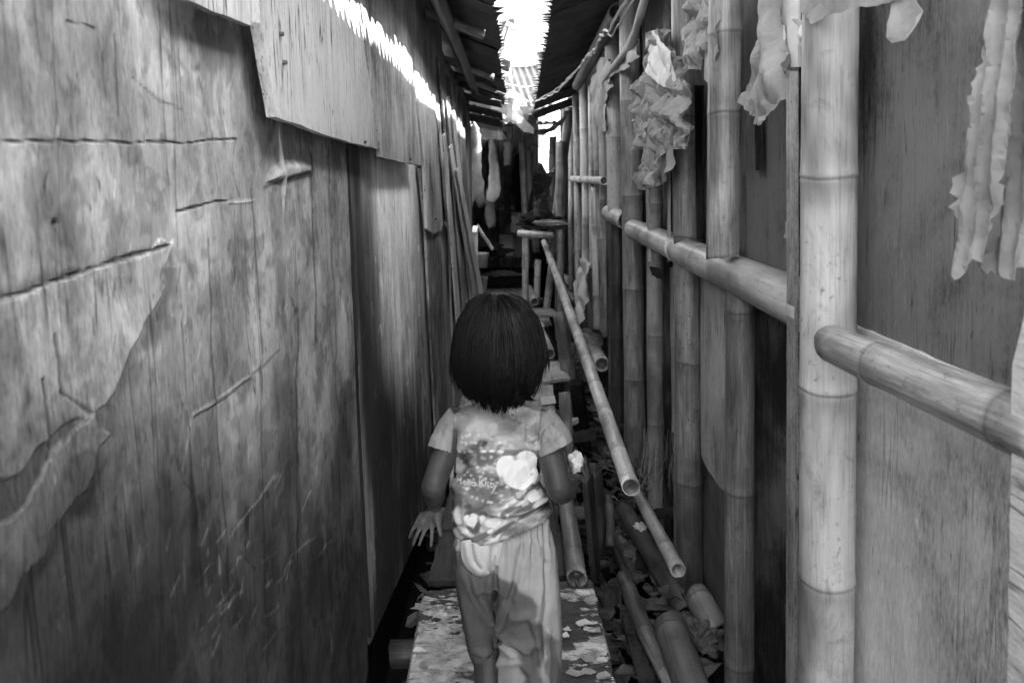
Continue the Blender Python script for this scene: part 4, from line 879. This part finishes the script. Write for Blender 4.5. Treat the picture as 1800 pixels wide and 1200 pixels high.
# ------------------------------------------------------------------ the child
def ring_loft(rings, seg=44, pw=2.0):
    """closed loft of level ellipses: (cx, cy, cz, rx, ry)"""
    V, Fc = [], []
    for cx, cy, cz, rx, ry in rings:
        for k in range(seg):
            t = 2*math.pi*k/seg; c, s = math.cos(t), math.sin(t)
            V.append((cx + rx*math.copysign(abs(c)**(2/pw), c), cy + ry*math.copysign(abs(s)**(2/pw), s), cz))
    for i in range(len(rings)-1):
        for k in range(seg): Fc.append((i*seg+k, i*seg+(k+1) % seg, (i+1)*seg+(k+1) % seg, (i+1)*seg+k))
    Fc.append(tuple(range(seg-1, -1, -1))); Fc.append(tuple((len(rings)-1)*seg+k for k in range(seg)))
    return V, Fc
def pring(l, r, py, yc, ry):
    a, b = PD(l, py, yc), PD(r, py, yc); return ((a.x+b.x)/2, yc, (a.z+b.z)/2, abs(b.x-a.x)/2, ry)
def fuse(pieces, voxel, smooth=6, fac=0.5):
    """join closed pieces into one continuous skin"""
    bm = bmesh.new()
    for V, Fc in pieces:
        vs = [bm.verts.new(p) for p in V]
        for q in Fc:
            try: bm.faces.new([vs[i] for i in q])
            except ValueError: pass
    bmesh.ops.recalc_face_normals(bm, faces=bm.faces[:])
    me = bpy.data.meshes.new('tmp'); bm.to_mesh(me); bm.free(); ob = bpy.data.objects.new('tmp', me); COL.objects.link(ob)
    m = ob.modifiers.new('r', 'REMESH'); m.mode = 'VOXEL'; m.voxel_size = voxel
    s = ob.modifiers.new('s', 'SMOOTH'); s.iterations = smooth; s.factor = fac
    dg = bpy.context.evaluated_depsgraph_get(); out = bpy.data.meshes.new_from_object(ob.evaluated_get(dg))
    bpy.data.objects.remove(ob); bpy.data.meshes.remove(me); return out
def get_co(me):
    a = np.zeros(len(me.vertices)*3); me.vertices.foreach_get('co', a); return a.reshape(-1, 3)
def get_no(me):
    a = np.zeros(len(me.vertices)*3); me.vertices.foreach_get('normal', a); return a.reshape(-1, 3)
def finish(name, me, co, mat, parent, attrs=None, cut=None):
    me.vertices.foreach_set('co', co.ravel()); me.update()
    for k, v in (attrs or {}).items():
        a = me.attributes.new(k, 'FLOAT', 'POINT'); a.data.foreach_set('value', np.asarray(v, np.float32))
    if cut is not None:
        bm = bmesh.new(); bm.from_mesh(me); bm.verts.ensure_lookup_table()
        bmesh.ops.delete(bm, geom=[bm.verts[i] for i in np.nonzero(cut)[0]], context='VERTS'); bm.to_mesh(me); bm.free()
    me.materials.clear(); me.polygons.foreach_set('use_smooth', [True]*len(me.polygons))
    return link(name, me, mat, parent)
def limb(pts, rad, seg=18, flat=1.0):
    """a smooth tapering limb through the given points with rounded ends"""
    P_, Rr = [], []; n_ = len(pts); pts = [Vector(p) for p in pts]
    for i in range(n_-1):
        p0, p1, p2, p3 = pts[max(i-1, 0)], pts[i], pts[i+1], pts[min(i+2, n_-1)]
        for k in range(6):
            t = k/6; P_.append(0.5*((2*p1) + (p2-p0)*t + (2*p0-5*p1+4*p2-p3)*t*t + (3*p1-p0-3*p2+p3)*t**3))
            u = t*t*(3-2*t); Rr.append(rad[i]*(1-u)+rad[i+1]*u)
    P_.append(pts[-1]); Rr.append(rad[-1])
    d0, d1 = (P_[0]-P_[1]).normalized(), (P_[-1]-P_[-2]).normalized(); r0, r1 = Rr[0], Rr[-1]
    P_ = [P_[0]+d0*r0*.9, P_[0]+d0*r0*.6] + P_ + [P_[-1]+d1*r1*.6, P_[-1]+d1*r1*.9]; Rr = [r0*.35, r0*.78] + Rr + [r1*.78, r1*.35]
    return tube_vf(P_, Rr, seg, flat)
def blob(c, r, seg=20):
    c = Vector(c); V, Fc = [], []; n_ = 10
    for i in range(n_+1):
        t = math.pi*(0.03+0.94*i/n_)
        for k in range(seg): V.append((c.x+r[0]*math.sin(t)*math.cos(6.2832*k/seg), c.y+r[1]*math.sin(t)*math.sin(6.2832*k/seg), c.z+r[2]*math.cos(t)))
    for i in range(n_):
        for k in range(seg): Fc.append((i*seg+k, (i+1)*seg+k, (i+1)*seg+(k+1) % seg, i*seg+(k+1) % seg))
    Fc.append(tuple(range(seg))); Fc.append(tuple(n_*seg+k for k in range(seg-1, -1, -1))); return V, Fc
KID = empty('person', 'small child in printed shirt and loose trousers walking away, holding bread', 'person')
YC = 1.53
# --- body
SK = Mat('skin', 0.5, 0.3); sx_ = SK.node('ShaderNodeMix', data_type='RGBA', blend_type='MULTIPLY'); sx_.inputs[0].default_value = 1.0; SK.l(SK.ramp(SK.noise(SK.coord(), 35, 5, .6), [(.3, .042), (.7, .068)]), sx_.inputs[6]); SK.l(SK.attr('tint'), sx_.inputs[7]); SK.col(sx_.outputs[2]); SK.bump(SK.noise(SK.coord(), 420, 3, .6), .12, .001)
SK.b.inputs['Subsurface Weight'].default_value = 0.08; SK.b.inputs['Subsurface Radius'].default_value = (.01, .01, .01)
hc = PD(880, 612, 1.505)
pieces = [blob(hc+Vector((0, 0, -.004)), (.069, .082, .090)), blob(hc+Vector((0, .03, -.045)), (.052, .056, .055)),              # skull, jaw
          limb([hc+Vector((0, .084, .005)), hc+Vector((0, .098, -.016))], [.007, .010], 10),                 # nose
          limb([hc+Vector((-.016, .083, -.045)), hc+Vector((.016, .083, -.045))], [.006, .006], 8),          # mouth
          blob(hc+Vector((-.073, .006, -.012)), (.010, .018, .026)), blob(hc+Vector((.073, .006, -.012)), (.010, .018, .026)),
          limb([PD(876, 650, YC), PD(876, 735, YC)], [.037, .040])]
pieces.append(ring_loft([pring(840, 912, 716, YC, .04), pring(806, 950, 732, YC, .05), pring(806, 944, 780, YC, .058), pring(812, 938, 850, YC, .056), pring(810, 946, 910, YC, .060), pring(812, 962, 970, YC, .066), pring(830, 950, 1010, YC, .05)]))
# left arm: elbow back, forearm going forward, hand hanging with the palm turned back
eL, wL = PD(762, 856, 1.445), PD(765, 887, 1.545)
pieces.append(limb([PD(804, 742, 1.53), PD(783, 795, 1.50), PD(768, 836, 1.46), eL, eL.lerp(wL, .5)+Vector((0, 0, .0)), wL], [.036, .029, .027, .0265, .024, .017]))
def hp(a, b, d_=1.555): return PD(a, b, d_)
pieces += [limb([wL, hp(757, 903), hp(749, 916)], [.0165, .020, .021], 16, .55), limb([hp(762, 902), hp(760, 922)], [.013, .011], 12, .7), limb([hp(742, 906), hp(734, 920)], [.011, .009], 12, .75), limb([hp(744, 924), hp(735, 921)], [.009, .008], 10), limb([hp(768, 900, 1.548), hp(768, 914, 1.545)], [.011, .010], 12)]
for q, r_ in (([(733, 919), (725, 931), (720, 944)], .0040), ([(741, 923), (732.5, 940), (727, 956)], .0044), ([(750, 926), (742.5, 941), (737, 957)], .0045), ([(760, 924), (759, 941), (757.5, 959)], .0046)):
    pieces.append(limb([hp(*q[0]), hp(*q[1], 1.550), hp(*q[2], 1.560)], [r_*1.15, r_, r_*.82], 10))
pieces.append(limb([hp(769, 906, 1.545), hp(771, 922, 1.540), hp(774.5, 939, 1.545)], [.0085, .0066, .0055], 10))
# right arm: bent, forearm forward, hand closed on the bread
eR, wR = PD(984, 862, 1.46), PD(1004, 851, 1.60)
pieces.append(limb([PD(948, 744, 1.53), PD(964, 790, 1.50), PD(976, 832, 1.47), eR, eR.lerp(wR, .5)+Vector((.002, 0, -.004)), wR], [.036, .030, .028, .0275, .024, .0175]))
hR = PD(1014, 841, 1.645); br = PD(1013, 815, 1.655)
pieces += [limb([wR, wR.lerp(hR, .6), hR], [.0175, .020, .020], 16, .7)]
for i, (dx, dy, tip) in enumerate(((.022, -.016, (.012, -.026, .012)), (.026, .000, (.020, -.016, .024)), (.024, .016, (.022, .004, .026)), (.016, .026, (.014, .022, .020)))):
    k1 = hR+Vector((dx, dy, .004)); pieces.append(limb([hR+Vector((dx*.4, dy*.6, .002)), k1, br+Vector(tip)+Vector((0, 0, -.012))], [.0068, .0062, .0050], 10))
pieces.append(limb([hR+Vector((-.012, -.010, 0)), hR+Vector((-.022, -.010, .016)), br+Vector((-.018, -.012, -.004))], [.0080, .0066, .0056], 10))
# legs and feet
kL, aL = PD(852, 1100, 1.60), Vector((PD(862, 1200, 1.52).x, 1.47, .10)); kR, aR = Vector((.015, 1.56, .33)), Vector((.02, 1.62, .06))
kR.x = PD(930, 1150, 1.53).x; aR.x = kR.x
pieces.append(limb([PD(846, 985, 1.53), kL, PD(858, 1160, 1.55), aL], [.060, .040, .036, .024])); pieces.append(limb([PD(915, 985, 1.53), kR, aR], [.060, .042, .026]))
pieces.append(limb([aL+Vector((0, -.02, -.02)), aL+Vector((0, .05, -.06)), aL+Vector((0, .12, -.078))], [.024, .024, .018], 14, .8)); pieces.append(limb([aR+Vector((0, -.025, -.03)), aR+Vector((.004, .06, -.038)), aR+Vector((.008, .12, -.043))], [.026, .024, .016], 14, .8))
me = fuse(pieces, .0022, 3, .5); cb = get_co(me); nb_ = get_no(me); bx, by = proj(cb)
palm = sst(892, 900, by + .3*(bx-762))*(bx < 782)*(by < 965)*sst(-.1, .4, -nb_[:, 1]); crease = np.minimum(seg_dist(bx, by, [(741, 903), (752, 909), (764, 908)]), seg_dist(bx, by, [(756, 901), (757, 912), (762, 920)]))
BODY = finish('body', me, cb, SK.m, KID, {'tint': 1+1.7*palm*(1-.45*np.exp(-(crease/1.3)**2))})
for sx in (-1, 1):
    V, Fc = blob(hc+Vector((sx*.030, .074, .008)), (.012, .010, .009), 12); new_mesh('eye', V, Fc, CLOTH_D, KID, True)

# --- trousers
pt = [ring_loft([pring(810, 962, 900, YC, .068), pring(802, 968, 930, YC, .078), pring(799, 976, 960, YC, .084), pring(800, 980, 990, YC, .084), pring(805, 978, 1012, YC, .074)], pw=2.2),
      ring_loft([pring(800, 880, 955, 1.54, .070), pring(801, 878, 1000, 1.545, .074), pring(806, 876, 1050, 1.555, .068), pring(815, 875, 1100, 1.57, .060), pring(822, 875, 1135, 1.58, .054), pring(829, 872, 1153, 1.585, .046), pring(838, 866, 1158, 1.585, .034)], pw=2.1),
      ring_loft([pring(872, 968, 955, 1.53, .076), pring(870, 980, 1000, 1.525, .082), pring(872, 986, 1050, 1.525, .082), pring(873, 988, 1100, 1.53, .080), pring(871, 988, 1150, 1.535, .078), pring(869, 987, 1200, 1.545, .076), pring(872, 984, 1235, 1.55, .072), pring(880, 976, 1243, 1.55, .06)], pw=2.2)]
me = fuse(pt, .0026, 10, .5); co = get_co(me); no = get_no(me); px, py = proj(co); bk_ = np.clip(-no[:, 1]*2.2+.25, 0, 1)
dsp = np.zeros(len(px))
def rdg(pts, wd, am):
    global dsp
    dsp = dsp + am*np.exp(-(seg_dist(px, py, pts)/wd)**2)
wv = fbm(px/60, py/90, None, 7)
gath = np.clip((985-py)/75, 0, 1)*sst(868, 900, px)*0 + np.clip((1010-py)/95, 0, 1)
dsp += .0034*gath*np.sin(px*0.62+5*wv) + .0026*gath*np.sin(px*.33+9*wv)
dsp += .012*(fbm(px/45, py/120, None, 13)-.5) + .0045*(np.abs(fbm(px/15+.01*py, py/42, None, 19)-.5)*-2+.3)
for q in (([(905, 960), (896, 1010), (888, 1060), (872, 1100)], 9, .009), ([(925, 955), (915, 1015), (905, 1050)], 7, .006), ([(945, 960), (950, 1030), (942, 1090)], 6, .007), ([(965, 965), (975, 1040), (980, 1120)], 8, .006),
          ([(872, 1105), (890, 1125), (925, 1140), (940, 1132)], 7, .010), ([(874, 1128), (900, 1148), (930, 1146)], 6, .008), ([(880, 1165), (915, 1158), (935, 1185), (940, 1215)], 8, .009), ([(905, 1085), (930, 1080), (944, 1110), (950, 1160), (955, 1205)], 8, .008), ([(962, 1110), (966, 1170), (962, 1220)], 6, .006),
          ([(812, 965), (822, 1020), (850, 1070), (866, 1105)], 9, .009), ([(830, 1010), (845, 1050), (862, 1090)], 6, .007), ([(806, 1000), (818, 1070), (830, 1130)], 7, .005), ([(832, 1140), (850, 1148), (868, 1140)], 6, .005)): rdg(*q)
for q in (([(870, 1000), (872, 1080), (871, 1150), (868, 1240)], 4.5, -.016), ([(917, 960), (907, 1015), (897, 1062), (880, 1108)], 5, -.007), ([(936, 960), (934, 1040), (928, 1070)], 5, -.006), ([(872, 1118), (895, 1136), (930, 1150)], 4, -.007), ([(956, 990), (960, 1060), (954, 1100), (960, 1150)], 4, -.006), ([(822, 990), (835, 1045), (858, 1085)], 5, -.006), ([(925, 1095), (938, 1130), (945, 1180)], 5, -.007)): rdg(*q)
co = co + no*(dsp*bk_)[:, None]
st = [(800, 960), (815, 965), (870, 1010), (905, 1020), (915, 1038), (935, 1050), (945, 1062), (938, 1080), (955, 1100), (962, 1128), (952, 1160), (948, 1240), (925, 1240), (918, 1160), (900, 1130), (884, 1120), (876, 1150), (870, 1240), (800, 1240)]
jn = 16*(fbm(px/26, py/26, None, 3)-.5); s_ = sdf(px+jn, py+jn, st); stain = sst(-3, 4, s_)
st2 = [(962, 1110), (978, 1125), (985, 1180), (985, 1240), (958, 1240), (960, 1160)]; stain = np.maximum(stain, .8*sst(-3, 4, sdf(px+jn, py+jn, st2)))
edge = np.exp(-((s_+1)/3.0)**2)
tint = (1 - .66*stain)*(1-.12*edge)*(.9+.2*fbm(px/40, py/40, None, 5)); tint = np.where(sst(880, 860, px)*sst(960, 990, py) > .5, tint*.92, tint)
TR = plain('jersey', .37, .06, 60, .85, .25, .15, tint='tint', bscale=900, bd=.0008)
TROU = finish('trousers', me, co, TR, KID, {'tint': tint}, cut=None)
# turned-out fold hanging below the shirt hem
FOLDS = [([(820, 958), (826, 988), (842, 1004), (858, 1004)], 4.5, .006), ([(836, 955), (842, 985), (852, 998)], 4, .005), ([(884, 955), (876, 985), (871, 1010)], 4, .008), ([(864, 955), (862, 985), (858, 1000)], 3.5, -.006), ([(829, 958), (835, 985), (846, 998)], 3, -.005)]
V, Fc = [], []; na, nr = 48, 30
for j in range(nr+1):
    for i in range(na+1):
        t = i/na; a = math.pi*(0.02+0.96*t); rr = j/nr; ax_ = 36*rr*(1.0+.12*math.sin(2*a)); bx_ = 8+66*rr
        X_ = 848 - ax_*math.cos(a); Y_ = 945 + (bx_-8)*math.sin(a)**.8 - 2*(1-math.sin(a))
        hgt = .010 + .010*math.sin(a)*math.sin(rr*math.pi*.9) - .005*rr**6 + sum(am*math.exp(-(float(seg_dist(np.array([X_]), np.array([Y_]), q_)[0])/w_)**2) for q_, w_, am in FOLDS)
        d_ = PD(X_, Y_, 1.452 if Y_ < 975 else 1.452); V.append(PD(X_, Y_, 1.464-hgt)); 
for j in range(nr):
    for i in range(na): q = j*(na+1)+i; Fc.append((q, q+1, q+na+2, q+na+1))
fo = new_mesh('turned_out_fold', V, Fc, plain('lining', .55, .05, 60, .85, .2, .15, bscale=900, bd=.0008), TROU, True); fo.modifiers.new('thickness', 'SOLIDIFY').thickness = .003

# --- shirt
sl_l = [PD(812, 738, 1.53), PD(792, 757, 1.525), PD(780, 778, 1.51), PD(773, 800, 1.50)]; sl_r = [PD(945, 738, 1.53), PD(962, 755, 1.525), PD(974, 772, 1.51), PD(980, 800, 1.495)]
sh = [ring_loft([pring(842, 908, 706, YC-.005, .036), pring(826, 934, 714, YC, .044), pring(800, 962, 722, YC, .054), pring(786, 974, 735, YC, .062), pring(793, 962, 762, YC, .071), pring(798, 952, 800, YC, .073), pring(797, 948, 850, YC, .074), pring(795, 958, 893, YC, .080), pring(794, 971, 922, YC, .088), pring(796, 972, 950, YC, .088), pring(797, 970, 975, YC, .086)], pw=2.25),
      tube_vf(sl_l, [.040, .036, .033, .0315], 26), tube_vf(sl_r, [.042, .040, .041, .0435], 26)]
me = fuse(sh, .0021, 12, .5); co = get_co(me); no = get_no(me); px, py = proj(co); bk_ = np.clip(-no[:, 1]*2.0+.35, 0, 1)
cut = np.zeros(len(px), bool)
for c_, ax_ in ((sl_l[-1], (sl_l[-1]-sl_l[-2]).normalized()), (sl_r[-1], Vector((.42, -.25, -.87)).normalized())):
    q = co - np.array(c_); dd = q @ np.array(ax_); cut |= (dd > -.012 if c_ is sl_l[-1] else dd > -.014) & (np.linalg.norm(q, axis=1) < .062) & ((px < 802) | (px > 943))
zc = PD(880, 958, YC-.08).z; cut |= co[:, 2] < zc
dsp = .008*(fbm(px/50, py/60, None, 31)-.5) + .005*(np.abs(fbm(px/20+py/60, py/34, None, 35)-.5)*-2+.3)
for q in (([(960, 760), (970, 775), (985, 790)], 6, .006), ([(952, 770), (945, 830), (930, 860), (900, 890)], 7, .007), ([(918, 735), (921, 790), (930, 830)], 4, .004), ([(850, 770), (835, 800), (810, 850)], 6, .006), ([(838, 760), (826, 790), (806, 826)], 5, .004), ([(800, 850), (840, 890), (900, 915), (960, 900)], 9, .006), ([(860, 905), (910, 915), (965, 908)], 6, .008), ([(905, 930), (940, 905), (975, 895)], 6, .008), ([(800, 900), (812, 930), (840, 948)], 6, .007), ([(815, 880), (818, 930)], 5, .005),
          ([(790, 750), (775, 775), (765, 790)], 5, .005), ([(798, 745), (792, 770), (790, 795)], 4, .004), ([(965, 745), (985, 765), (995, 780)], 6, .005), ([(955, 790), (975, 770), (968, 750)], 4, .005), ([(880, 880), (890, 910), (870, 935)], 6, .006)): rdg(*q)
for q in (([(945, 748), (952, 790), (945, 820)], 5, -.006), ([(843, 765), (830, 800), (812, 835)], 4, -.005), ([(840, 905), (900, 930), (950, 912)], 5, -.006), ([(800, 760), (799, 800)], 4, -.004), ([(778, 765), (770, 785)], 4, -.004)): rdg(*q)
co = co + no*(dsp*bk_)[:, None]
px, py = proj(co)
# print: pale clouds, sparkles, bands, hearts and petals (plain shapes)
wx_ = px + 30*fbm(px/40, py/40, None, 43); wy_ = py + 30*fbm(px/36, py/44, None, 45)
t = .50 + .55*(fbm(wx_/30, wy_/22, None, 41)-.5)*2 + .25*(sst(.5, .56, fbm(wx_/22, wy_/14, None, 47))-.5)
torso = ((px > 800-2) & (px < 950)).astype(float)
def soft(s, w_=2.0): return sst(-w_, w_, s)
def ell(cx, cy, a, b, ang=0):
    c, s = math.cos(ang), math.sin(ang); u = ((px-cx)*c+(py-cy)*s)/a; v = (-(px-cx)*s+(py-cy)*c)/b; return (1-np.hypot(u, v))*min(a, b)
def put(s, val, w_=1.6, k=1.0):
    global t
    m = soft(s, w_)*k; t = t*(1-m) + val*m
put(ell(845, 745, 46, 20, .3), .78, 14, .8); put(ell(815, 735, 18, 14), .35, 7, .6); put(ell(900, 752, 26, 12, .6), .28, 8, .7); put(ell(935, 742, 16, 26, .3), .40, 7, .6)
put(ell(822, 770, 30, 14, -.5), .66, 8, .7); put(ell(905, 775, 26, 16, .4), .62, 10, .6)
put(((py-(786+.04*(px-880)))*1.0).clip(-99, 99)*-1 + 0*px, 0, 1, 0)
band = np.minimum(py-(790), 820-py); put(np.where((px > 838) & (px < 950), np.minimum(band, 99), -9), .22, 3, .75)
put(ell(850, 860, 55, 42, .2), .26, 14, .65); put(ell(815, 880, 18, 40), .42, 8, .6)
rg = random.Random(2)
for row in range(9):
    x0, y0 = 806+rg.uniform(-3, 3)+row*2, 772+row*13
    for k in range(9):
        x_, y_ = x0+k*9.5+rg.uniform(-4, 4), y0-9*math.sin(k*.5+row)+rg.uniform(-4, 4)
        if x_ < 893: put(ell(x_, y_, rg.uniform(1.6, 3.2), rg.uniform(1.4, 2.4)), .95, 2.4, rg.uniform(.4, .95))
for k in range(3): put(ell(850+k*15, 793+rg.uniform(-1, 1), 6, 2.6), .95, 1.6)
def heart(cx, cy, s, ang):
    c, sn = math.cos(ang), math.sin(ang); u = ((px-cx)*c+(py-cy)*sn)/s; v = -((-(px-cx)*sn+(py-cy)*c)/s)
    return np.clip(-(((u*u+v*v-1)**3 - u*u*v**3))*s*1.6, -6, 6)
put(heart(914, 836, 33, -.25), .93, 2.0)                                  # one large pale heart
put(heart(940, 888, 15, .3), .85, 1.5); put(ell(905, 893, 22, 9, -.35), .82, 2); put(ell(912, 880, 12, 6, .8), .30, 2); put(heart(915, 878, 8, .1), .6, 1)
put(ell(925, 908, 28, 5, -.3), .25, 2); put(ell(895, 905, 14, 6, -.2), .28, 2); put(ell(950, 905, 14, 8, -.4), .75, 2)
put(ell(830, 916, 13, 22, -.35), .24, 2); put(heart(829, 915, 11, -.3), .9, 1.5); put(ell(806, 905, 9, 16), .72, 2); put(ell(808, 935, 12, 10), .70, 2); put(ell(852, 902, 11, 8), .32, 2); put(ell(848, 910, 5, 5), .85, 1)
put(ell(872, 925, 21, 10, .25), .86, 2); put(ell(885, 915, 8, 4, .9), .3, 1.5); put(ell(840, 945, 28, 6, -.2), .26, 2); put(ell(815, 952, 14, 6, .2), .6, 2); put(ell(885, 940, 24, 5, -.35), .24, 2); put(ell(862, 938, 6, 4), .85, 1); put(ell(925, 925, 16, 5, -.3), .30, 2); put(ell(822, 890, 7, 5), .28, 2)
side = np.clip(1-np.abs(no[:, 1])*1.4, 0, 1); t = np.where(no[:, 1] > -.15, .42, t)
slv = np.maximum(sst(799, 795, px)*(py < 830), sst(946, 951, px)*(py < 815)); t = t*(1-slv) + (.43+.12*(fbm(px/20, py/20, None, 51)-.5))*slv
seam = np.exp(-((px-797.5)/1.2)**2)*(py < 805) + np.exp(-((px-948+.10*(py-760))/1.2)**2)*(py < 800); t *= 1-.35*np.clip(seam, 0, 1)
SHM = plain('printed_jersey', 1.0, .04, 60, .62, .2, .3, tint='tint', bscale=700, bd=.0008)
# the hem dips to the left and is rucked up to the right
hem = np.interp(px, [790, 800, 835, 870, 905, 940, 975], [-4, 0, 3, -8, -20, -32, -40])*1.2e-3*-1
fall = sst(zc+.16, zc, co[:, 2]); co[:, 2] += hem*fall
SHIRT = finish('shirt', me, co, SHM, KID, {'tint': np.clip(t, .1, 1)**1.5*.95}, cut=cut)
SHIRT.modifiers.new('thickness', 'SOLIDIFY').thickness = .0022
# lettering printed across the back
bpy.context.view_layer.update()
cu = bpy.data.curves.new('lettering', 'FONT'); cu.body = 'Hello Kitty'; cu.size = 1.0; cu.resolution_u = 3; cu.offset = .03
to = bpy.data.objects.new('lettering', cu); COL.objects.link(to); dg = bpy.context.evaluated_depsgraph_get(); tm = bpy.data.meshes.new_from_object(to.evaluated_get(dg)); bpy.data.objects.remove(to)
bm = bmesh.new(); bm.from_mesh(tm); bmesh.ops.triangulate(bm, faces=bm.faces[:]); bm.to_mesh(tm); bm.free()
c2 = get_co(tm); x0, x1 = c2[:, 0].min(), c2[:, 0].max(); dg = bpy.context.evaluated_depsgraph_get()
for v in tm.vertices:
    u = (v.co.x-x0)/(x1-x0); a, b = 802+72*u, 846+15*u+3*math.sin(u*6) - v.co.y*17
    r = ray(a, b).normalized(); hit, loc, nr, _ = SHIRT.ray_cast(Vector((0, 0, CAMZ)), r); v.co = (loc if hit else PD(a, b, 1.455)) - r*.0012
tm.materials.clear(); link('lettering', tm, plain('print_white', .60, .3, 160, .7, .1), SHIRT)

# --- hair
HR = [(872, 872, 521, 1.495, .003), (857, 887, 522.5, 1.495, .020), (848, 896, 525, 1.496, .033), (838, 909, 530, 1.497, .048), (825, 925, 541, 1.498, .068), (812, 940, 559, 1.499, .086), (804, 950, 584, 1.497, .099), (800, 955, 610, 1.492, .103), (798, 956, 636, 1.487, .101), (802, 951, 660, 1.482, .096), (811, 942, 682, 1.478, .089), (823, 930, 702, 1.474, .080), (838, 916, 722, 1.470, .070), (852, 904, 740, 1.467, .06)]
HPY = [h[2] for h in HR]; HRG = []
for l_, r_, p_, yc_, ry_ in HR: HRG.append(pring(l_, r_, p_, yc_, ry_))
HRG = np.array(HRG)
def hpos(ph, p_, off):
    q = [np.interp(p_, HPY, HRG[:, k]) for k in range(5)]
    return Vector((q[0]+(q[3]+off)*math.cos(ph), q[1]+(q[4]+off)*math.sin(ph), q[2] + (off if p_ < 540 else 0)))
HM = Mat('black_hair', 0.30, 0.19); HM.col(HM.ramp(HM.rnd(), [(0, .004), (1, .005)]))
hm = HM.m
def tip_py(ph):
    """where a lock ends: longest at the back"""
    X_ = 878+78*math.cos(ph); s = math.sin(ph)
    if s > .35: return 614
    base = np.interp(X_, [800, 812, 825, 845, 862, 880, 893, 905, 918, 930, 942, 950, 957], [672, 692, 702, 711, 717, 721, 721, 714, 717, 715, 698, 668, 640])
    return base - 4 - 22*abs(s)
caps = [tuple(HRG[i] * np.array([1, 1, 1, .95, .95]) + np.array([0, 0, -.003, 0, 0])) for i in range(0, 11)]
caps = [(c[0], c[1] - (.018 if i > 5 else 0) - (.012 if i > 7 else 0), c[2], c[3], c[4]-(.018 if i > 5 else 0) - (.012 if i > 7 else 0)) for i, c in enumerate(caps)]
me = fuse([ring_loft(caps)], .004, 4); HCAP = finish('hair', me, get_co(me), hm, KID)
rg = random.Random(77); V, Fc = [], []
def strand(pts, r):
    n0 = len(V); fr = frames(pts); n_ = len(fr)
    for i, (p, a, b) in enumerate(fr):
        k = r*(1.0 if i < n_*.7 else 1-.75*(i-n_*.7)/(n_*.3))
        for j in range(3): V.append(p + a*(k*math.cos(2.094*j)) + b*(k*math.sin(2.094*j)))
    for i in range(n_-1):
        for j in range(3): Fc.append((n0+i*3+j, n0+i*3+(j+1) % 3, n0+(i+1)*3+(j+1) % 3, n0+(i+1)*3+j))
locks = []
for k in range(230):
    ph = rg.uniform(-math.pi*1.12, math.pi*.12); locks.append((ph, rg.uniform(-8, 6) if rg.random() < .75 else rg.uniform(-16, 12), rg.uniform(-.18, .18), rg.uniform(-.007, .007), rg.uniform(-.35, 1.0)))
for i in range(5200):
    lk = rg.choice(locks); dph = rg.gauss(0, .06); ph = lk[0]; tp = tip_py(lk[0]) + lk[1] + rg.gauss(0, 4); off = lk[3] + rg.uniform(-.004, .0025)
    p_start = 521.5 + (rg.random()**3.0)*40; n_ = 14; pts = []
    for j in range(n_):
        u = (j/(n_-1))**1.6; p_ = p_start + (tp-p_start)*u
        a = ph + dph*(1.15-.85*u*u) + lk[2]*u*u + .012*math.sin(u*7+i); o_ = off - .010*lk[4]*max(0, u-.72)**1.3*4
        pts.append(hpos(a, p_, o_))
    strand(pts, rg.uniform(.0007, .0012))
# the sweep of hair crossing low on the right, and a few stray ends
for i in range(260):
    u0 = rg.uniform(-1, 1); pts = []
    for j in range(12):
        u = j/11; a_ = 862+74*u+u0*4; b_ = 610+52*u**1.2+30*u*(u0*.5)+rg.uniform(-.3, .3) + (8*u*u if u0 > 0 else -4*u)
        ph = math.acos(max(-1, min(1, (a_-878)/80)))*-1; pts.append(hpos(ph, b_, .003+.002*math.sin(i)))
    strand(pts, rg.uniform(.0006, .001))
for i in range(230):
    fo_ = rg.random(); ph = rg.uniform(-math.pi*1.05, .15); tp = tip_py(ph)+rg.uniform(0, 14); pts = [hpos(ph+.06*math.sin(j*.5+i), 530+(tp-530)*j/11, .003+.016*fo_*(j/11)**2) for j in range(12)]; strand(pts, .0005)
for c_, n_ in (((897, 712), 60), ((930, 708), 50), ((884, 716), 50)):         # curled ends
    for i in range(n_):
        a_, b_ = c_[0]-10+rg.uniform(-8, 8), c_[1]-30; pts = []
        for j in range(10):
            u = j/9; pts.append(PD(a_+3*u+14*u**3+rg.uniform(-.2, .2), b_+34*u-8*u**4+rg.uniform(-.2, .2), 1.385+.010*u))
        strand(pts, .0008)
new_mesh('hair_strands', V, Fc, hm, HCAP, True)

# --- bread in the hand
bm = bmesh.new(); bmesh.ops.create_icosphere(bm, subdivisions=5, radius=1)
for v in bm.verts:
    n_ = v.co.normalized(); k = 1+.45*mnoise.noise(n_*1.6+Vector((3, 1, 0)))+.22*abs(mnoise.noise(n_*4))+.10*mnoise.noise(n_*11); v.co = Vector((n_.x*.018, n_.y*.020, n_.z*.026))*k + br + Vector((0, 0, .002))
me = bpy.data.meshes.new('bread'); bm.to_mesh(me); bm.free(); me.polygons.foreach_set('use_smooth', [True]*len(me.polygons))
tag(link('bread', me, plain('bread', .72, .2, 60, .8, .5, .2, bscale=160, bd=.003)), 'torn piece of white bread held in the child\'s hand', 'bread')
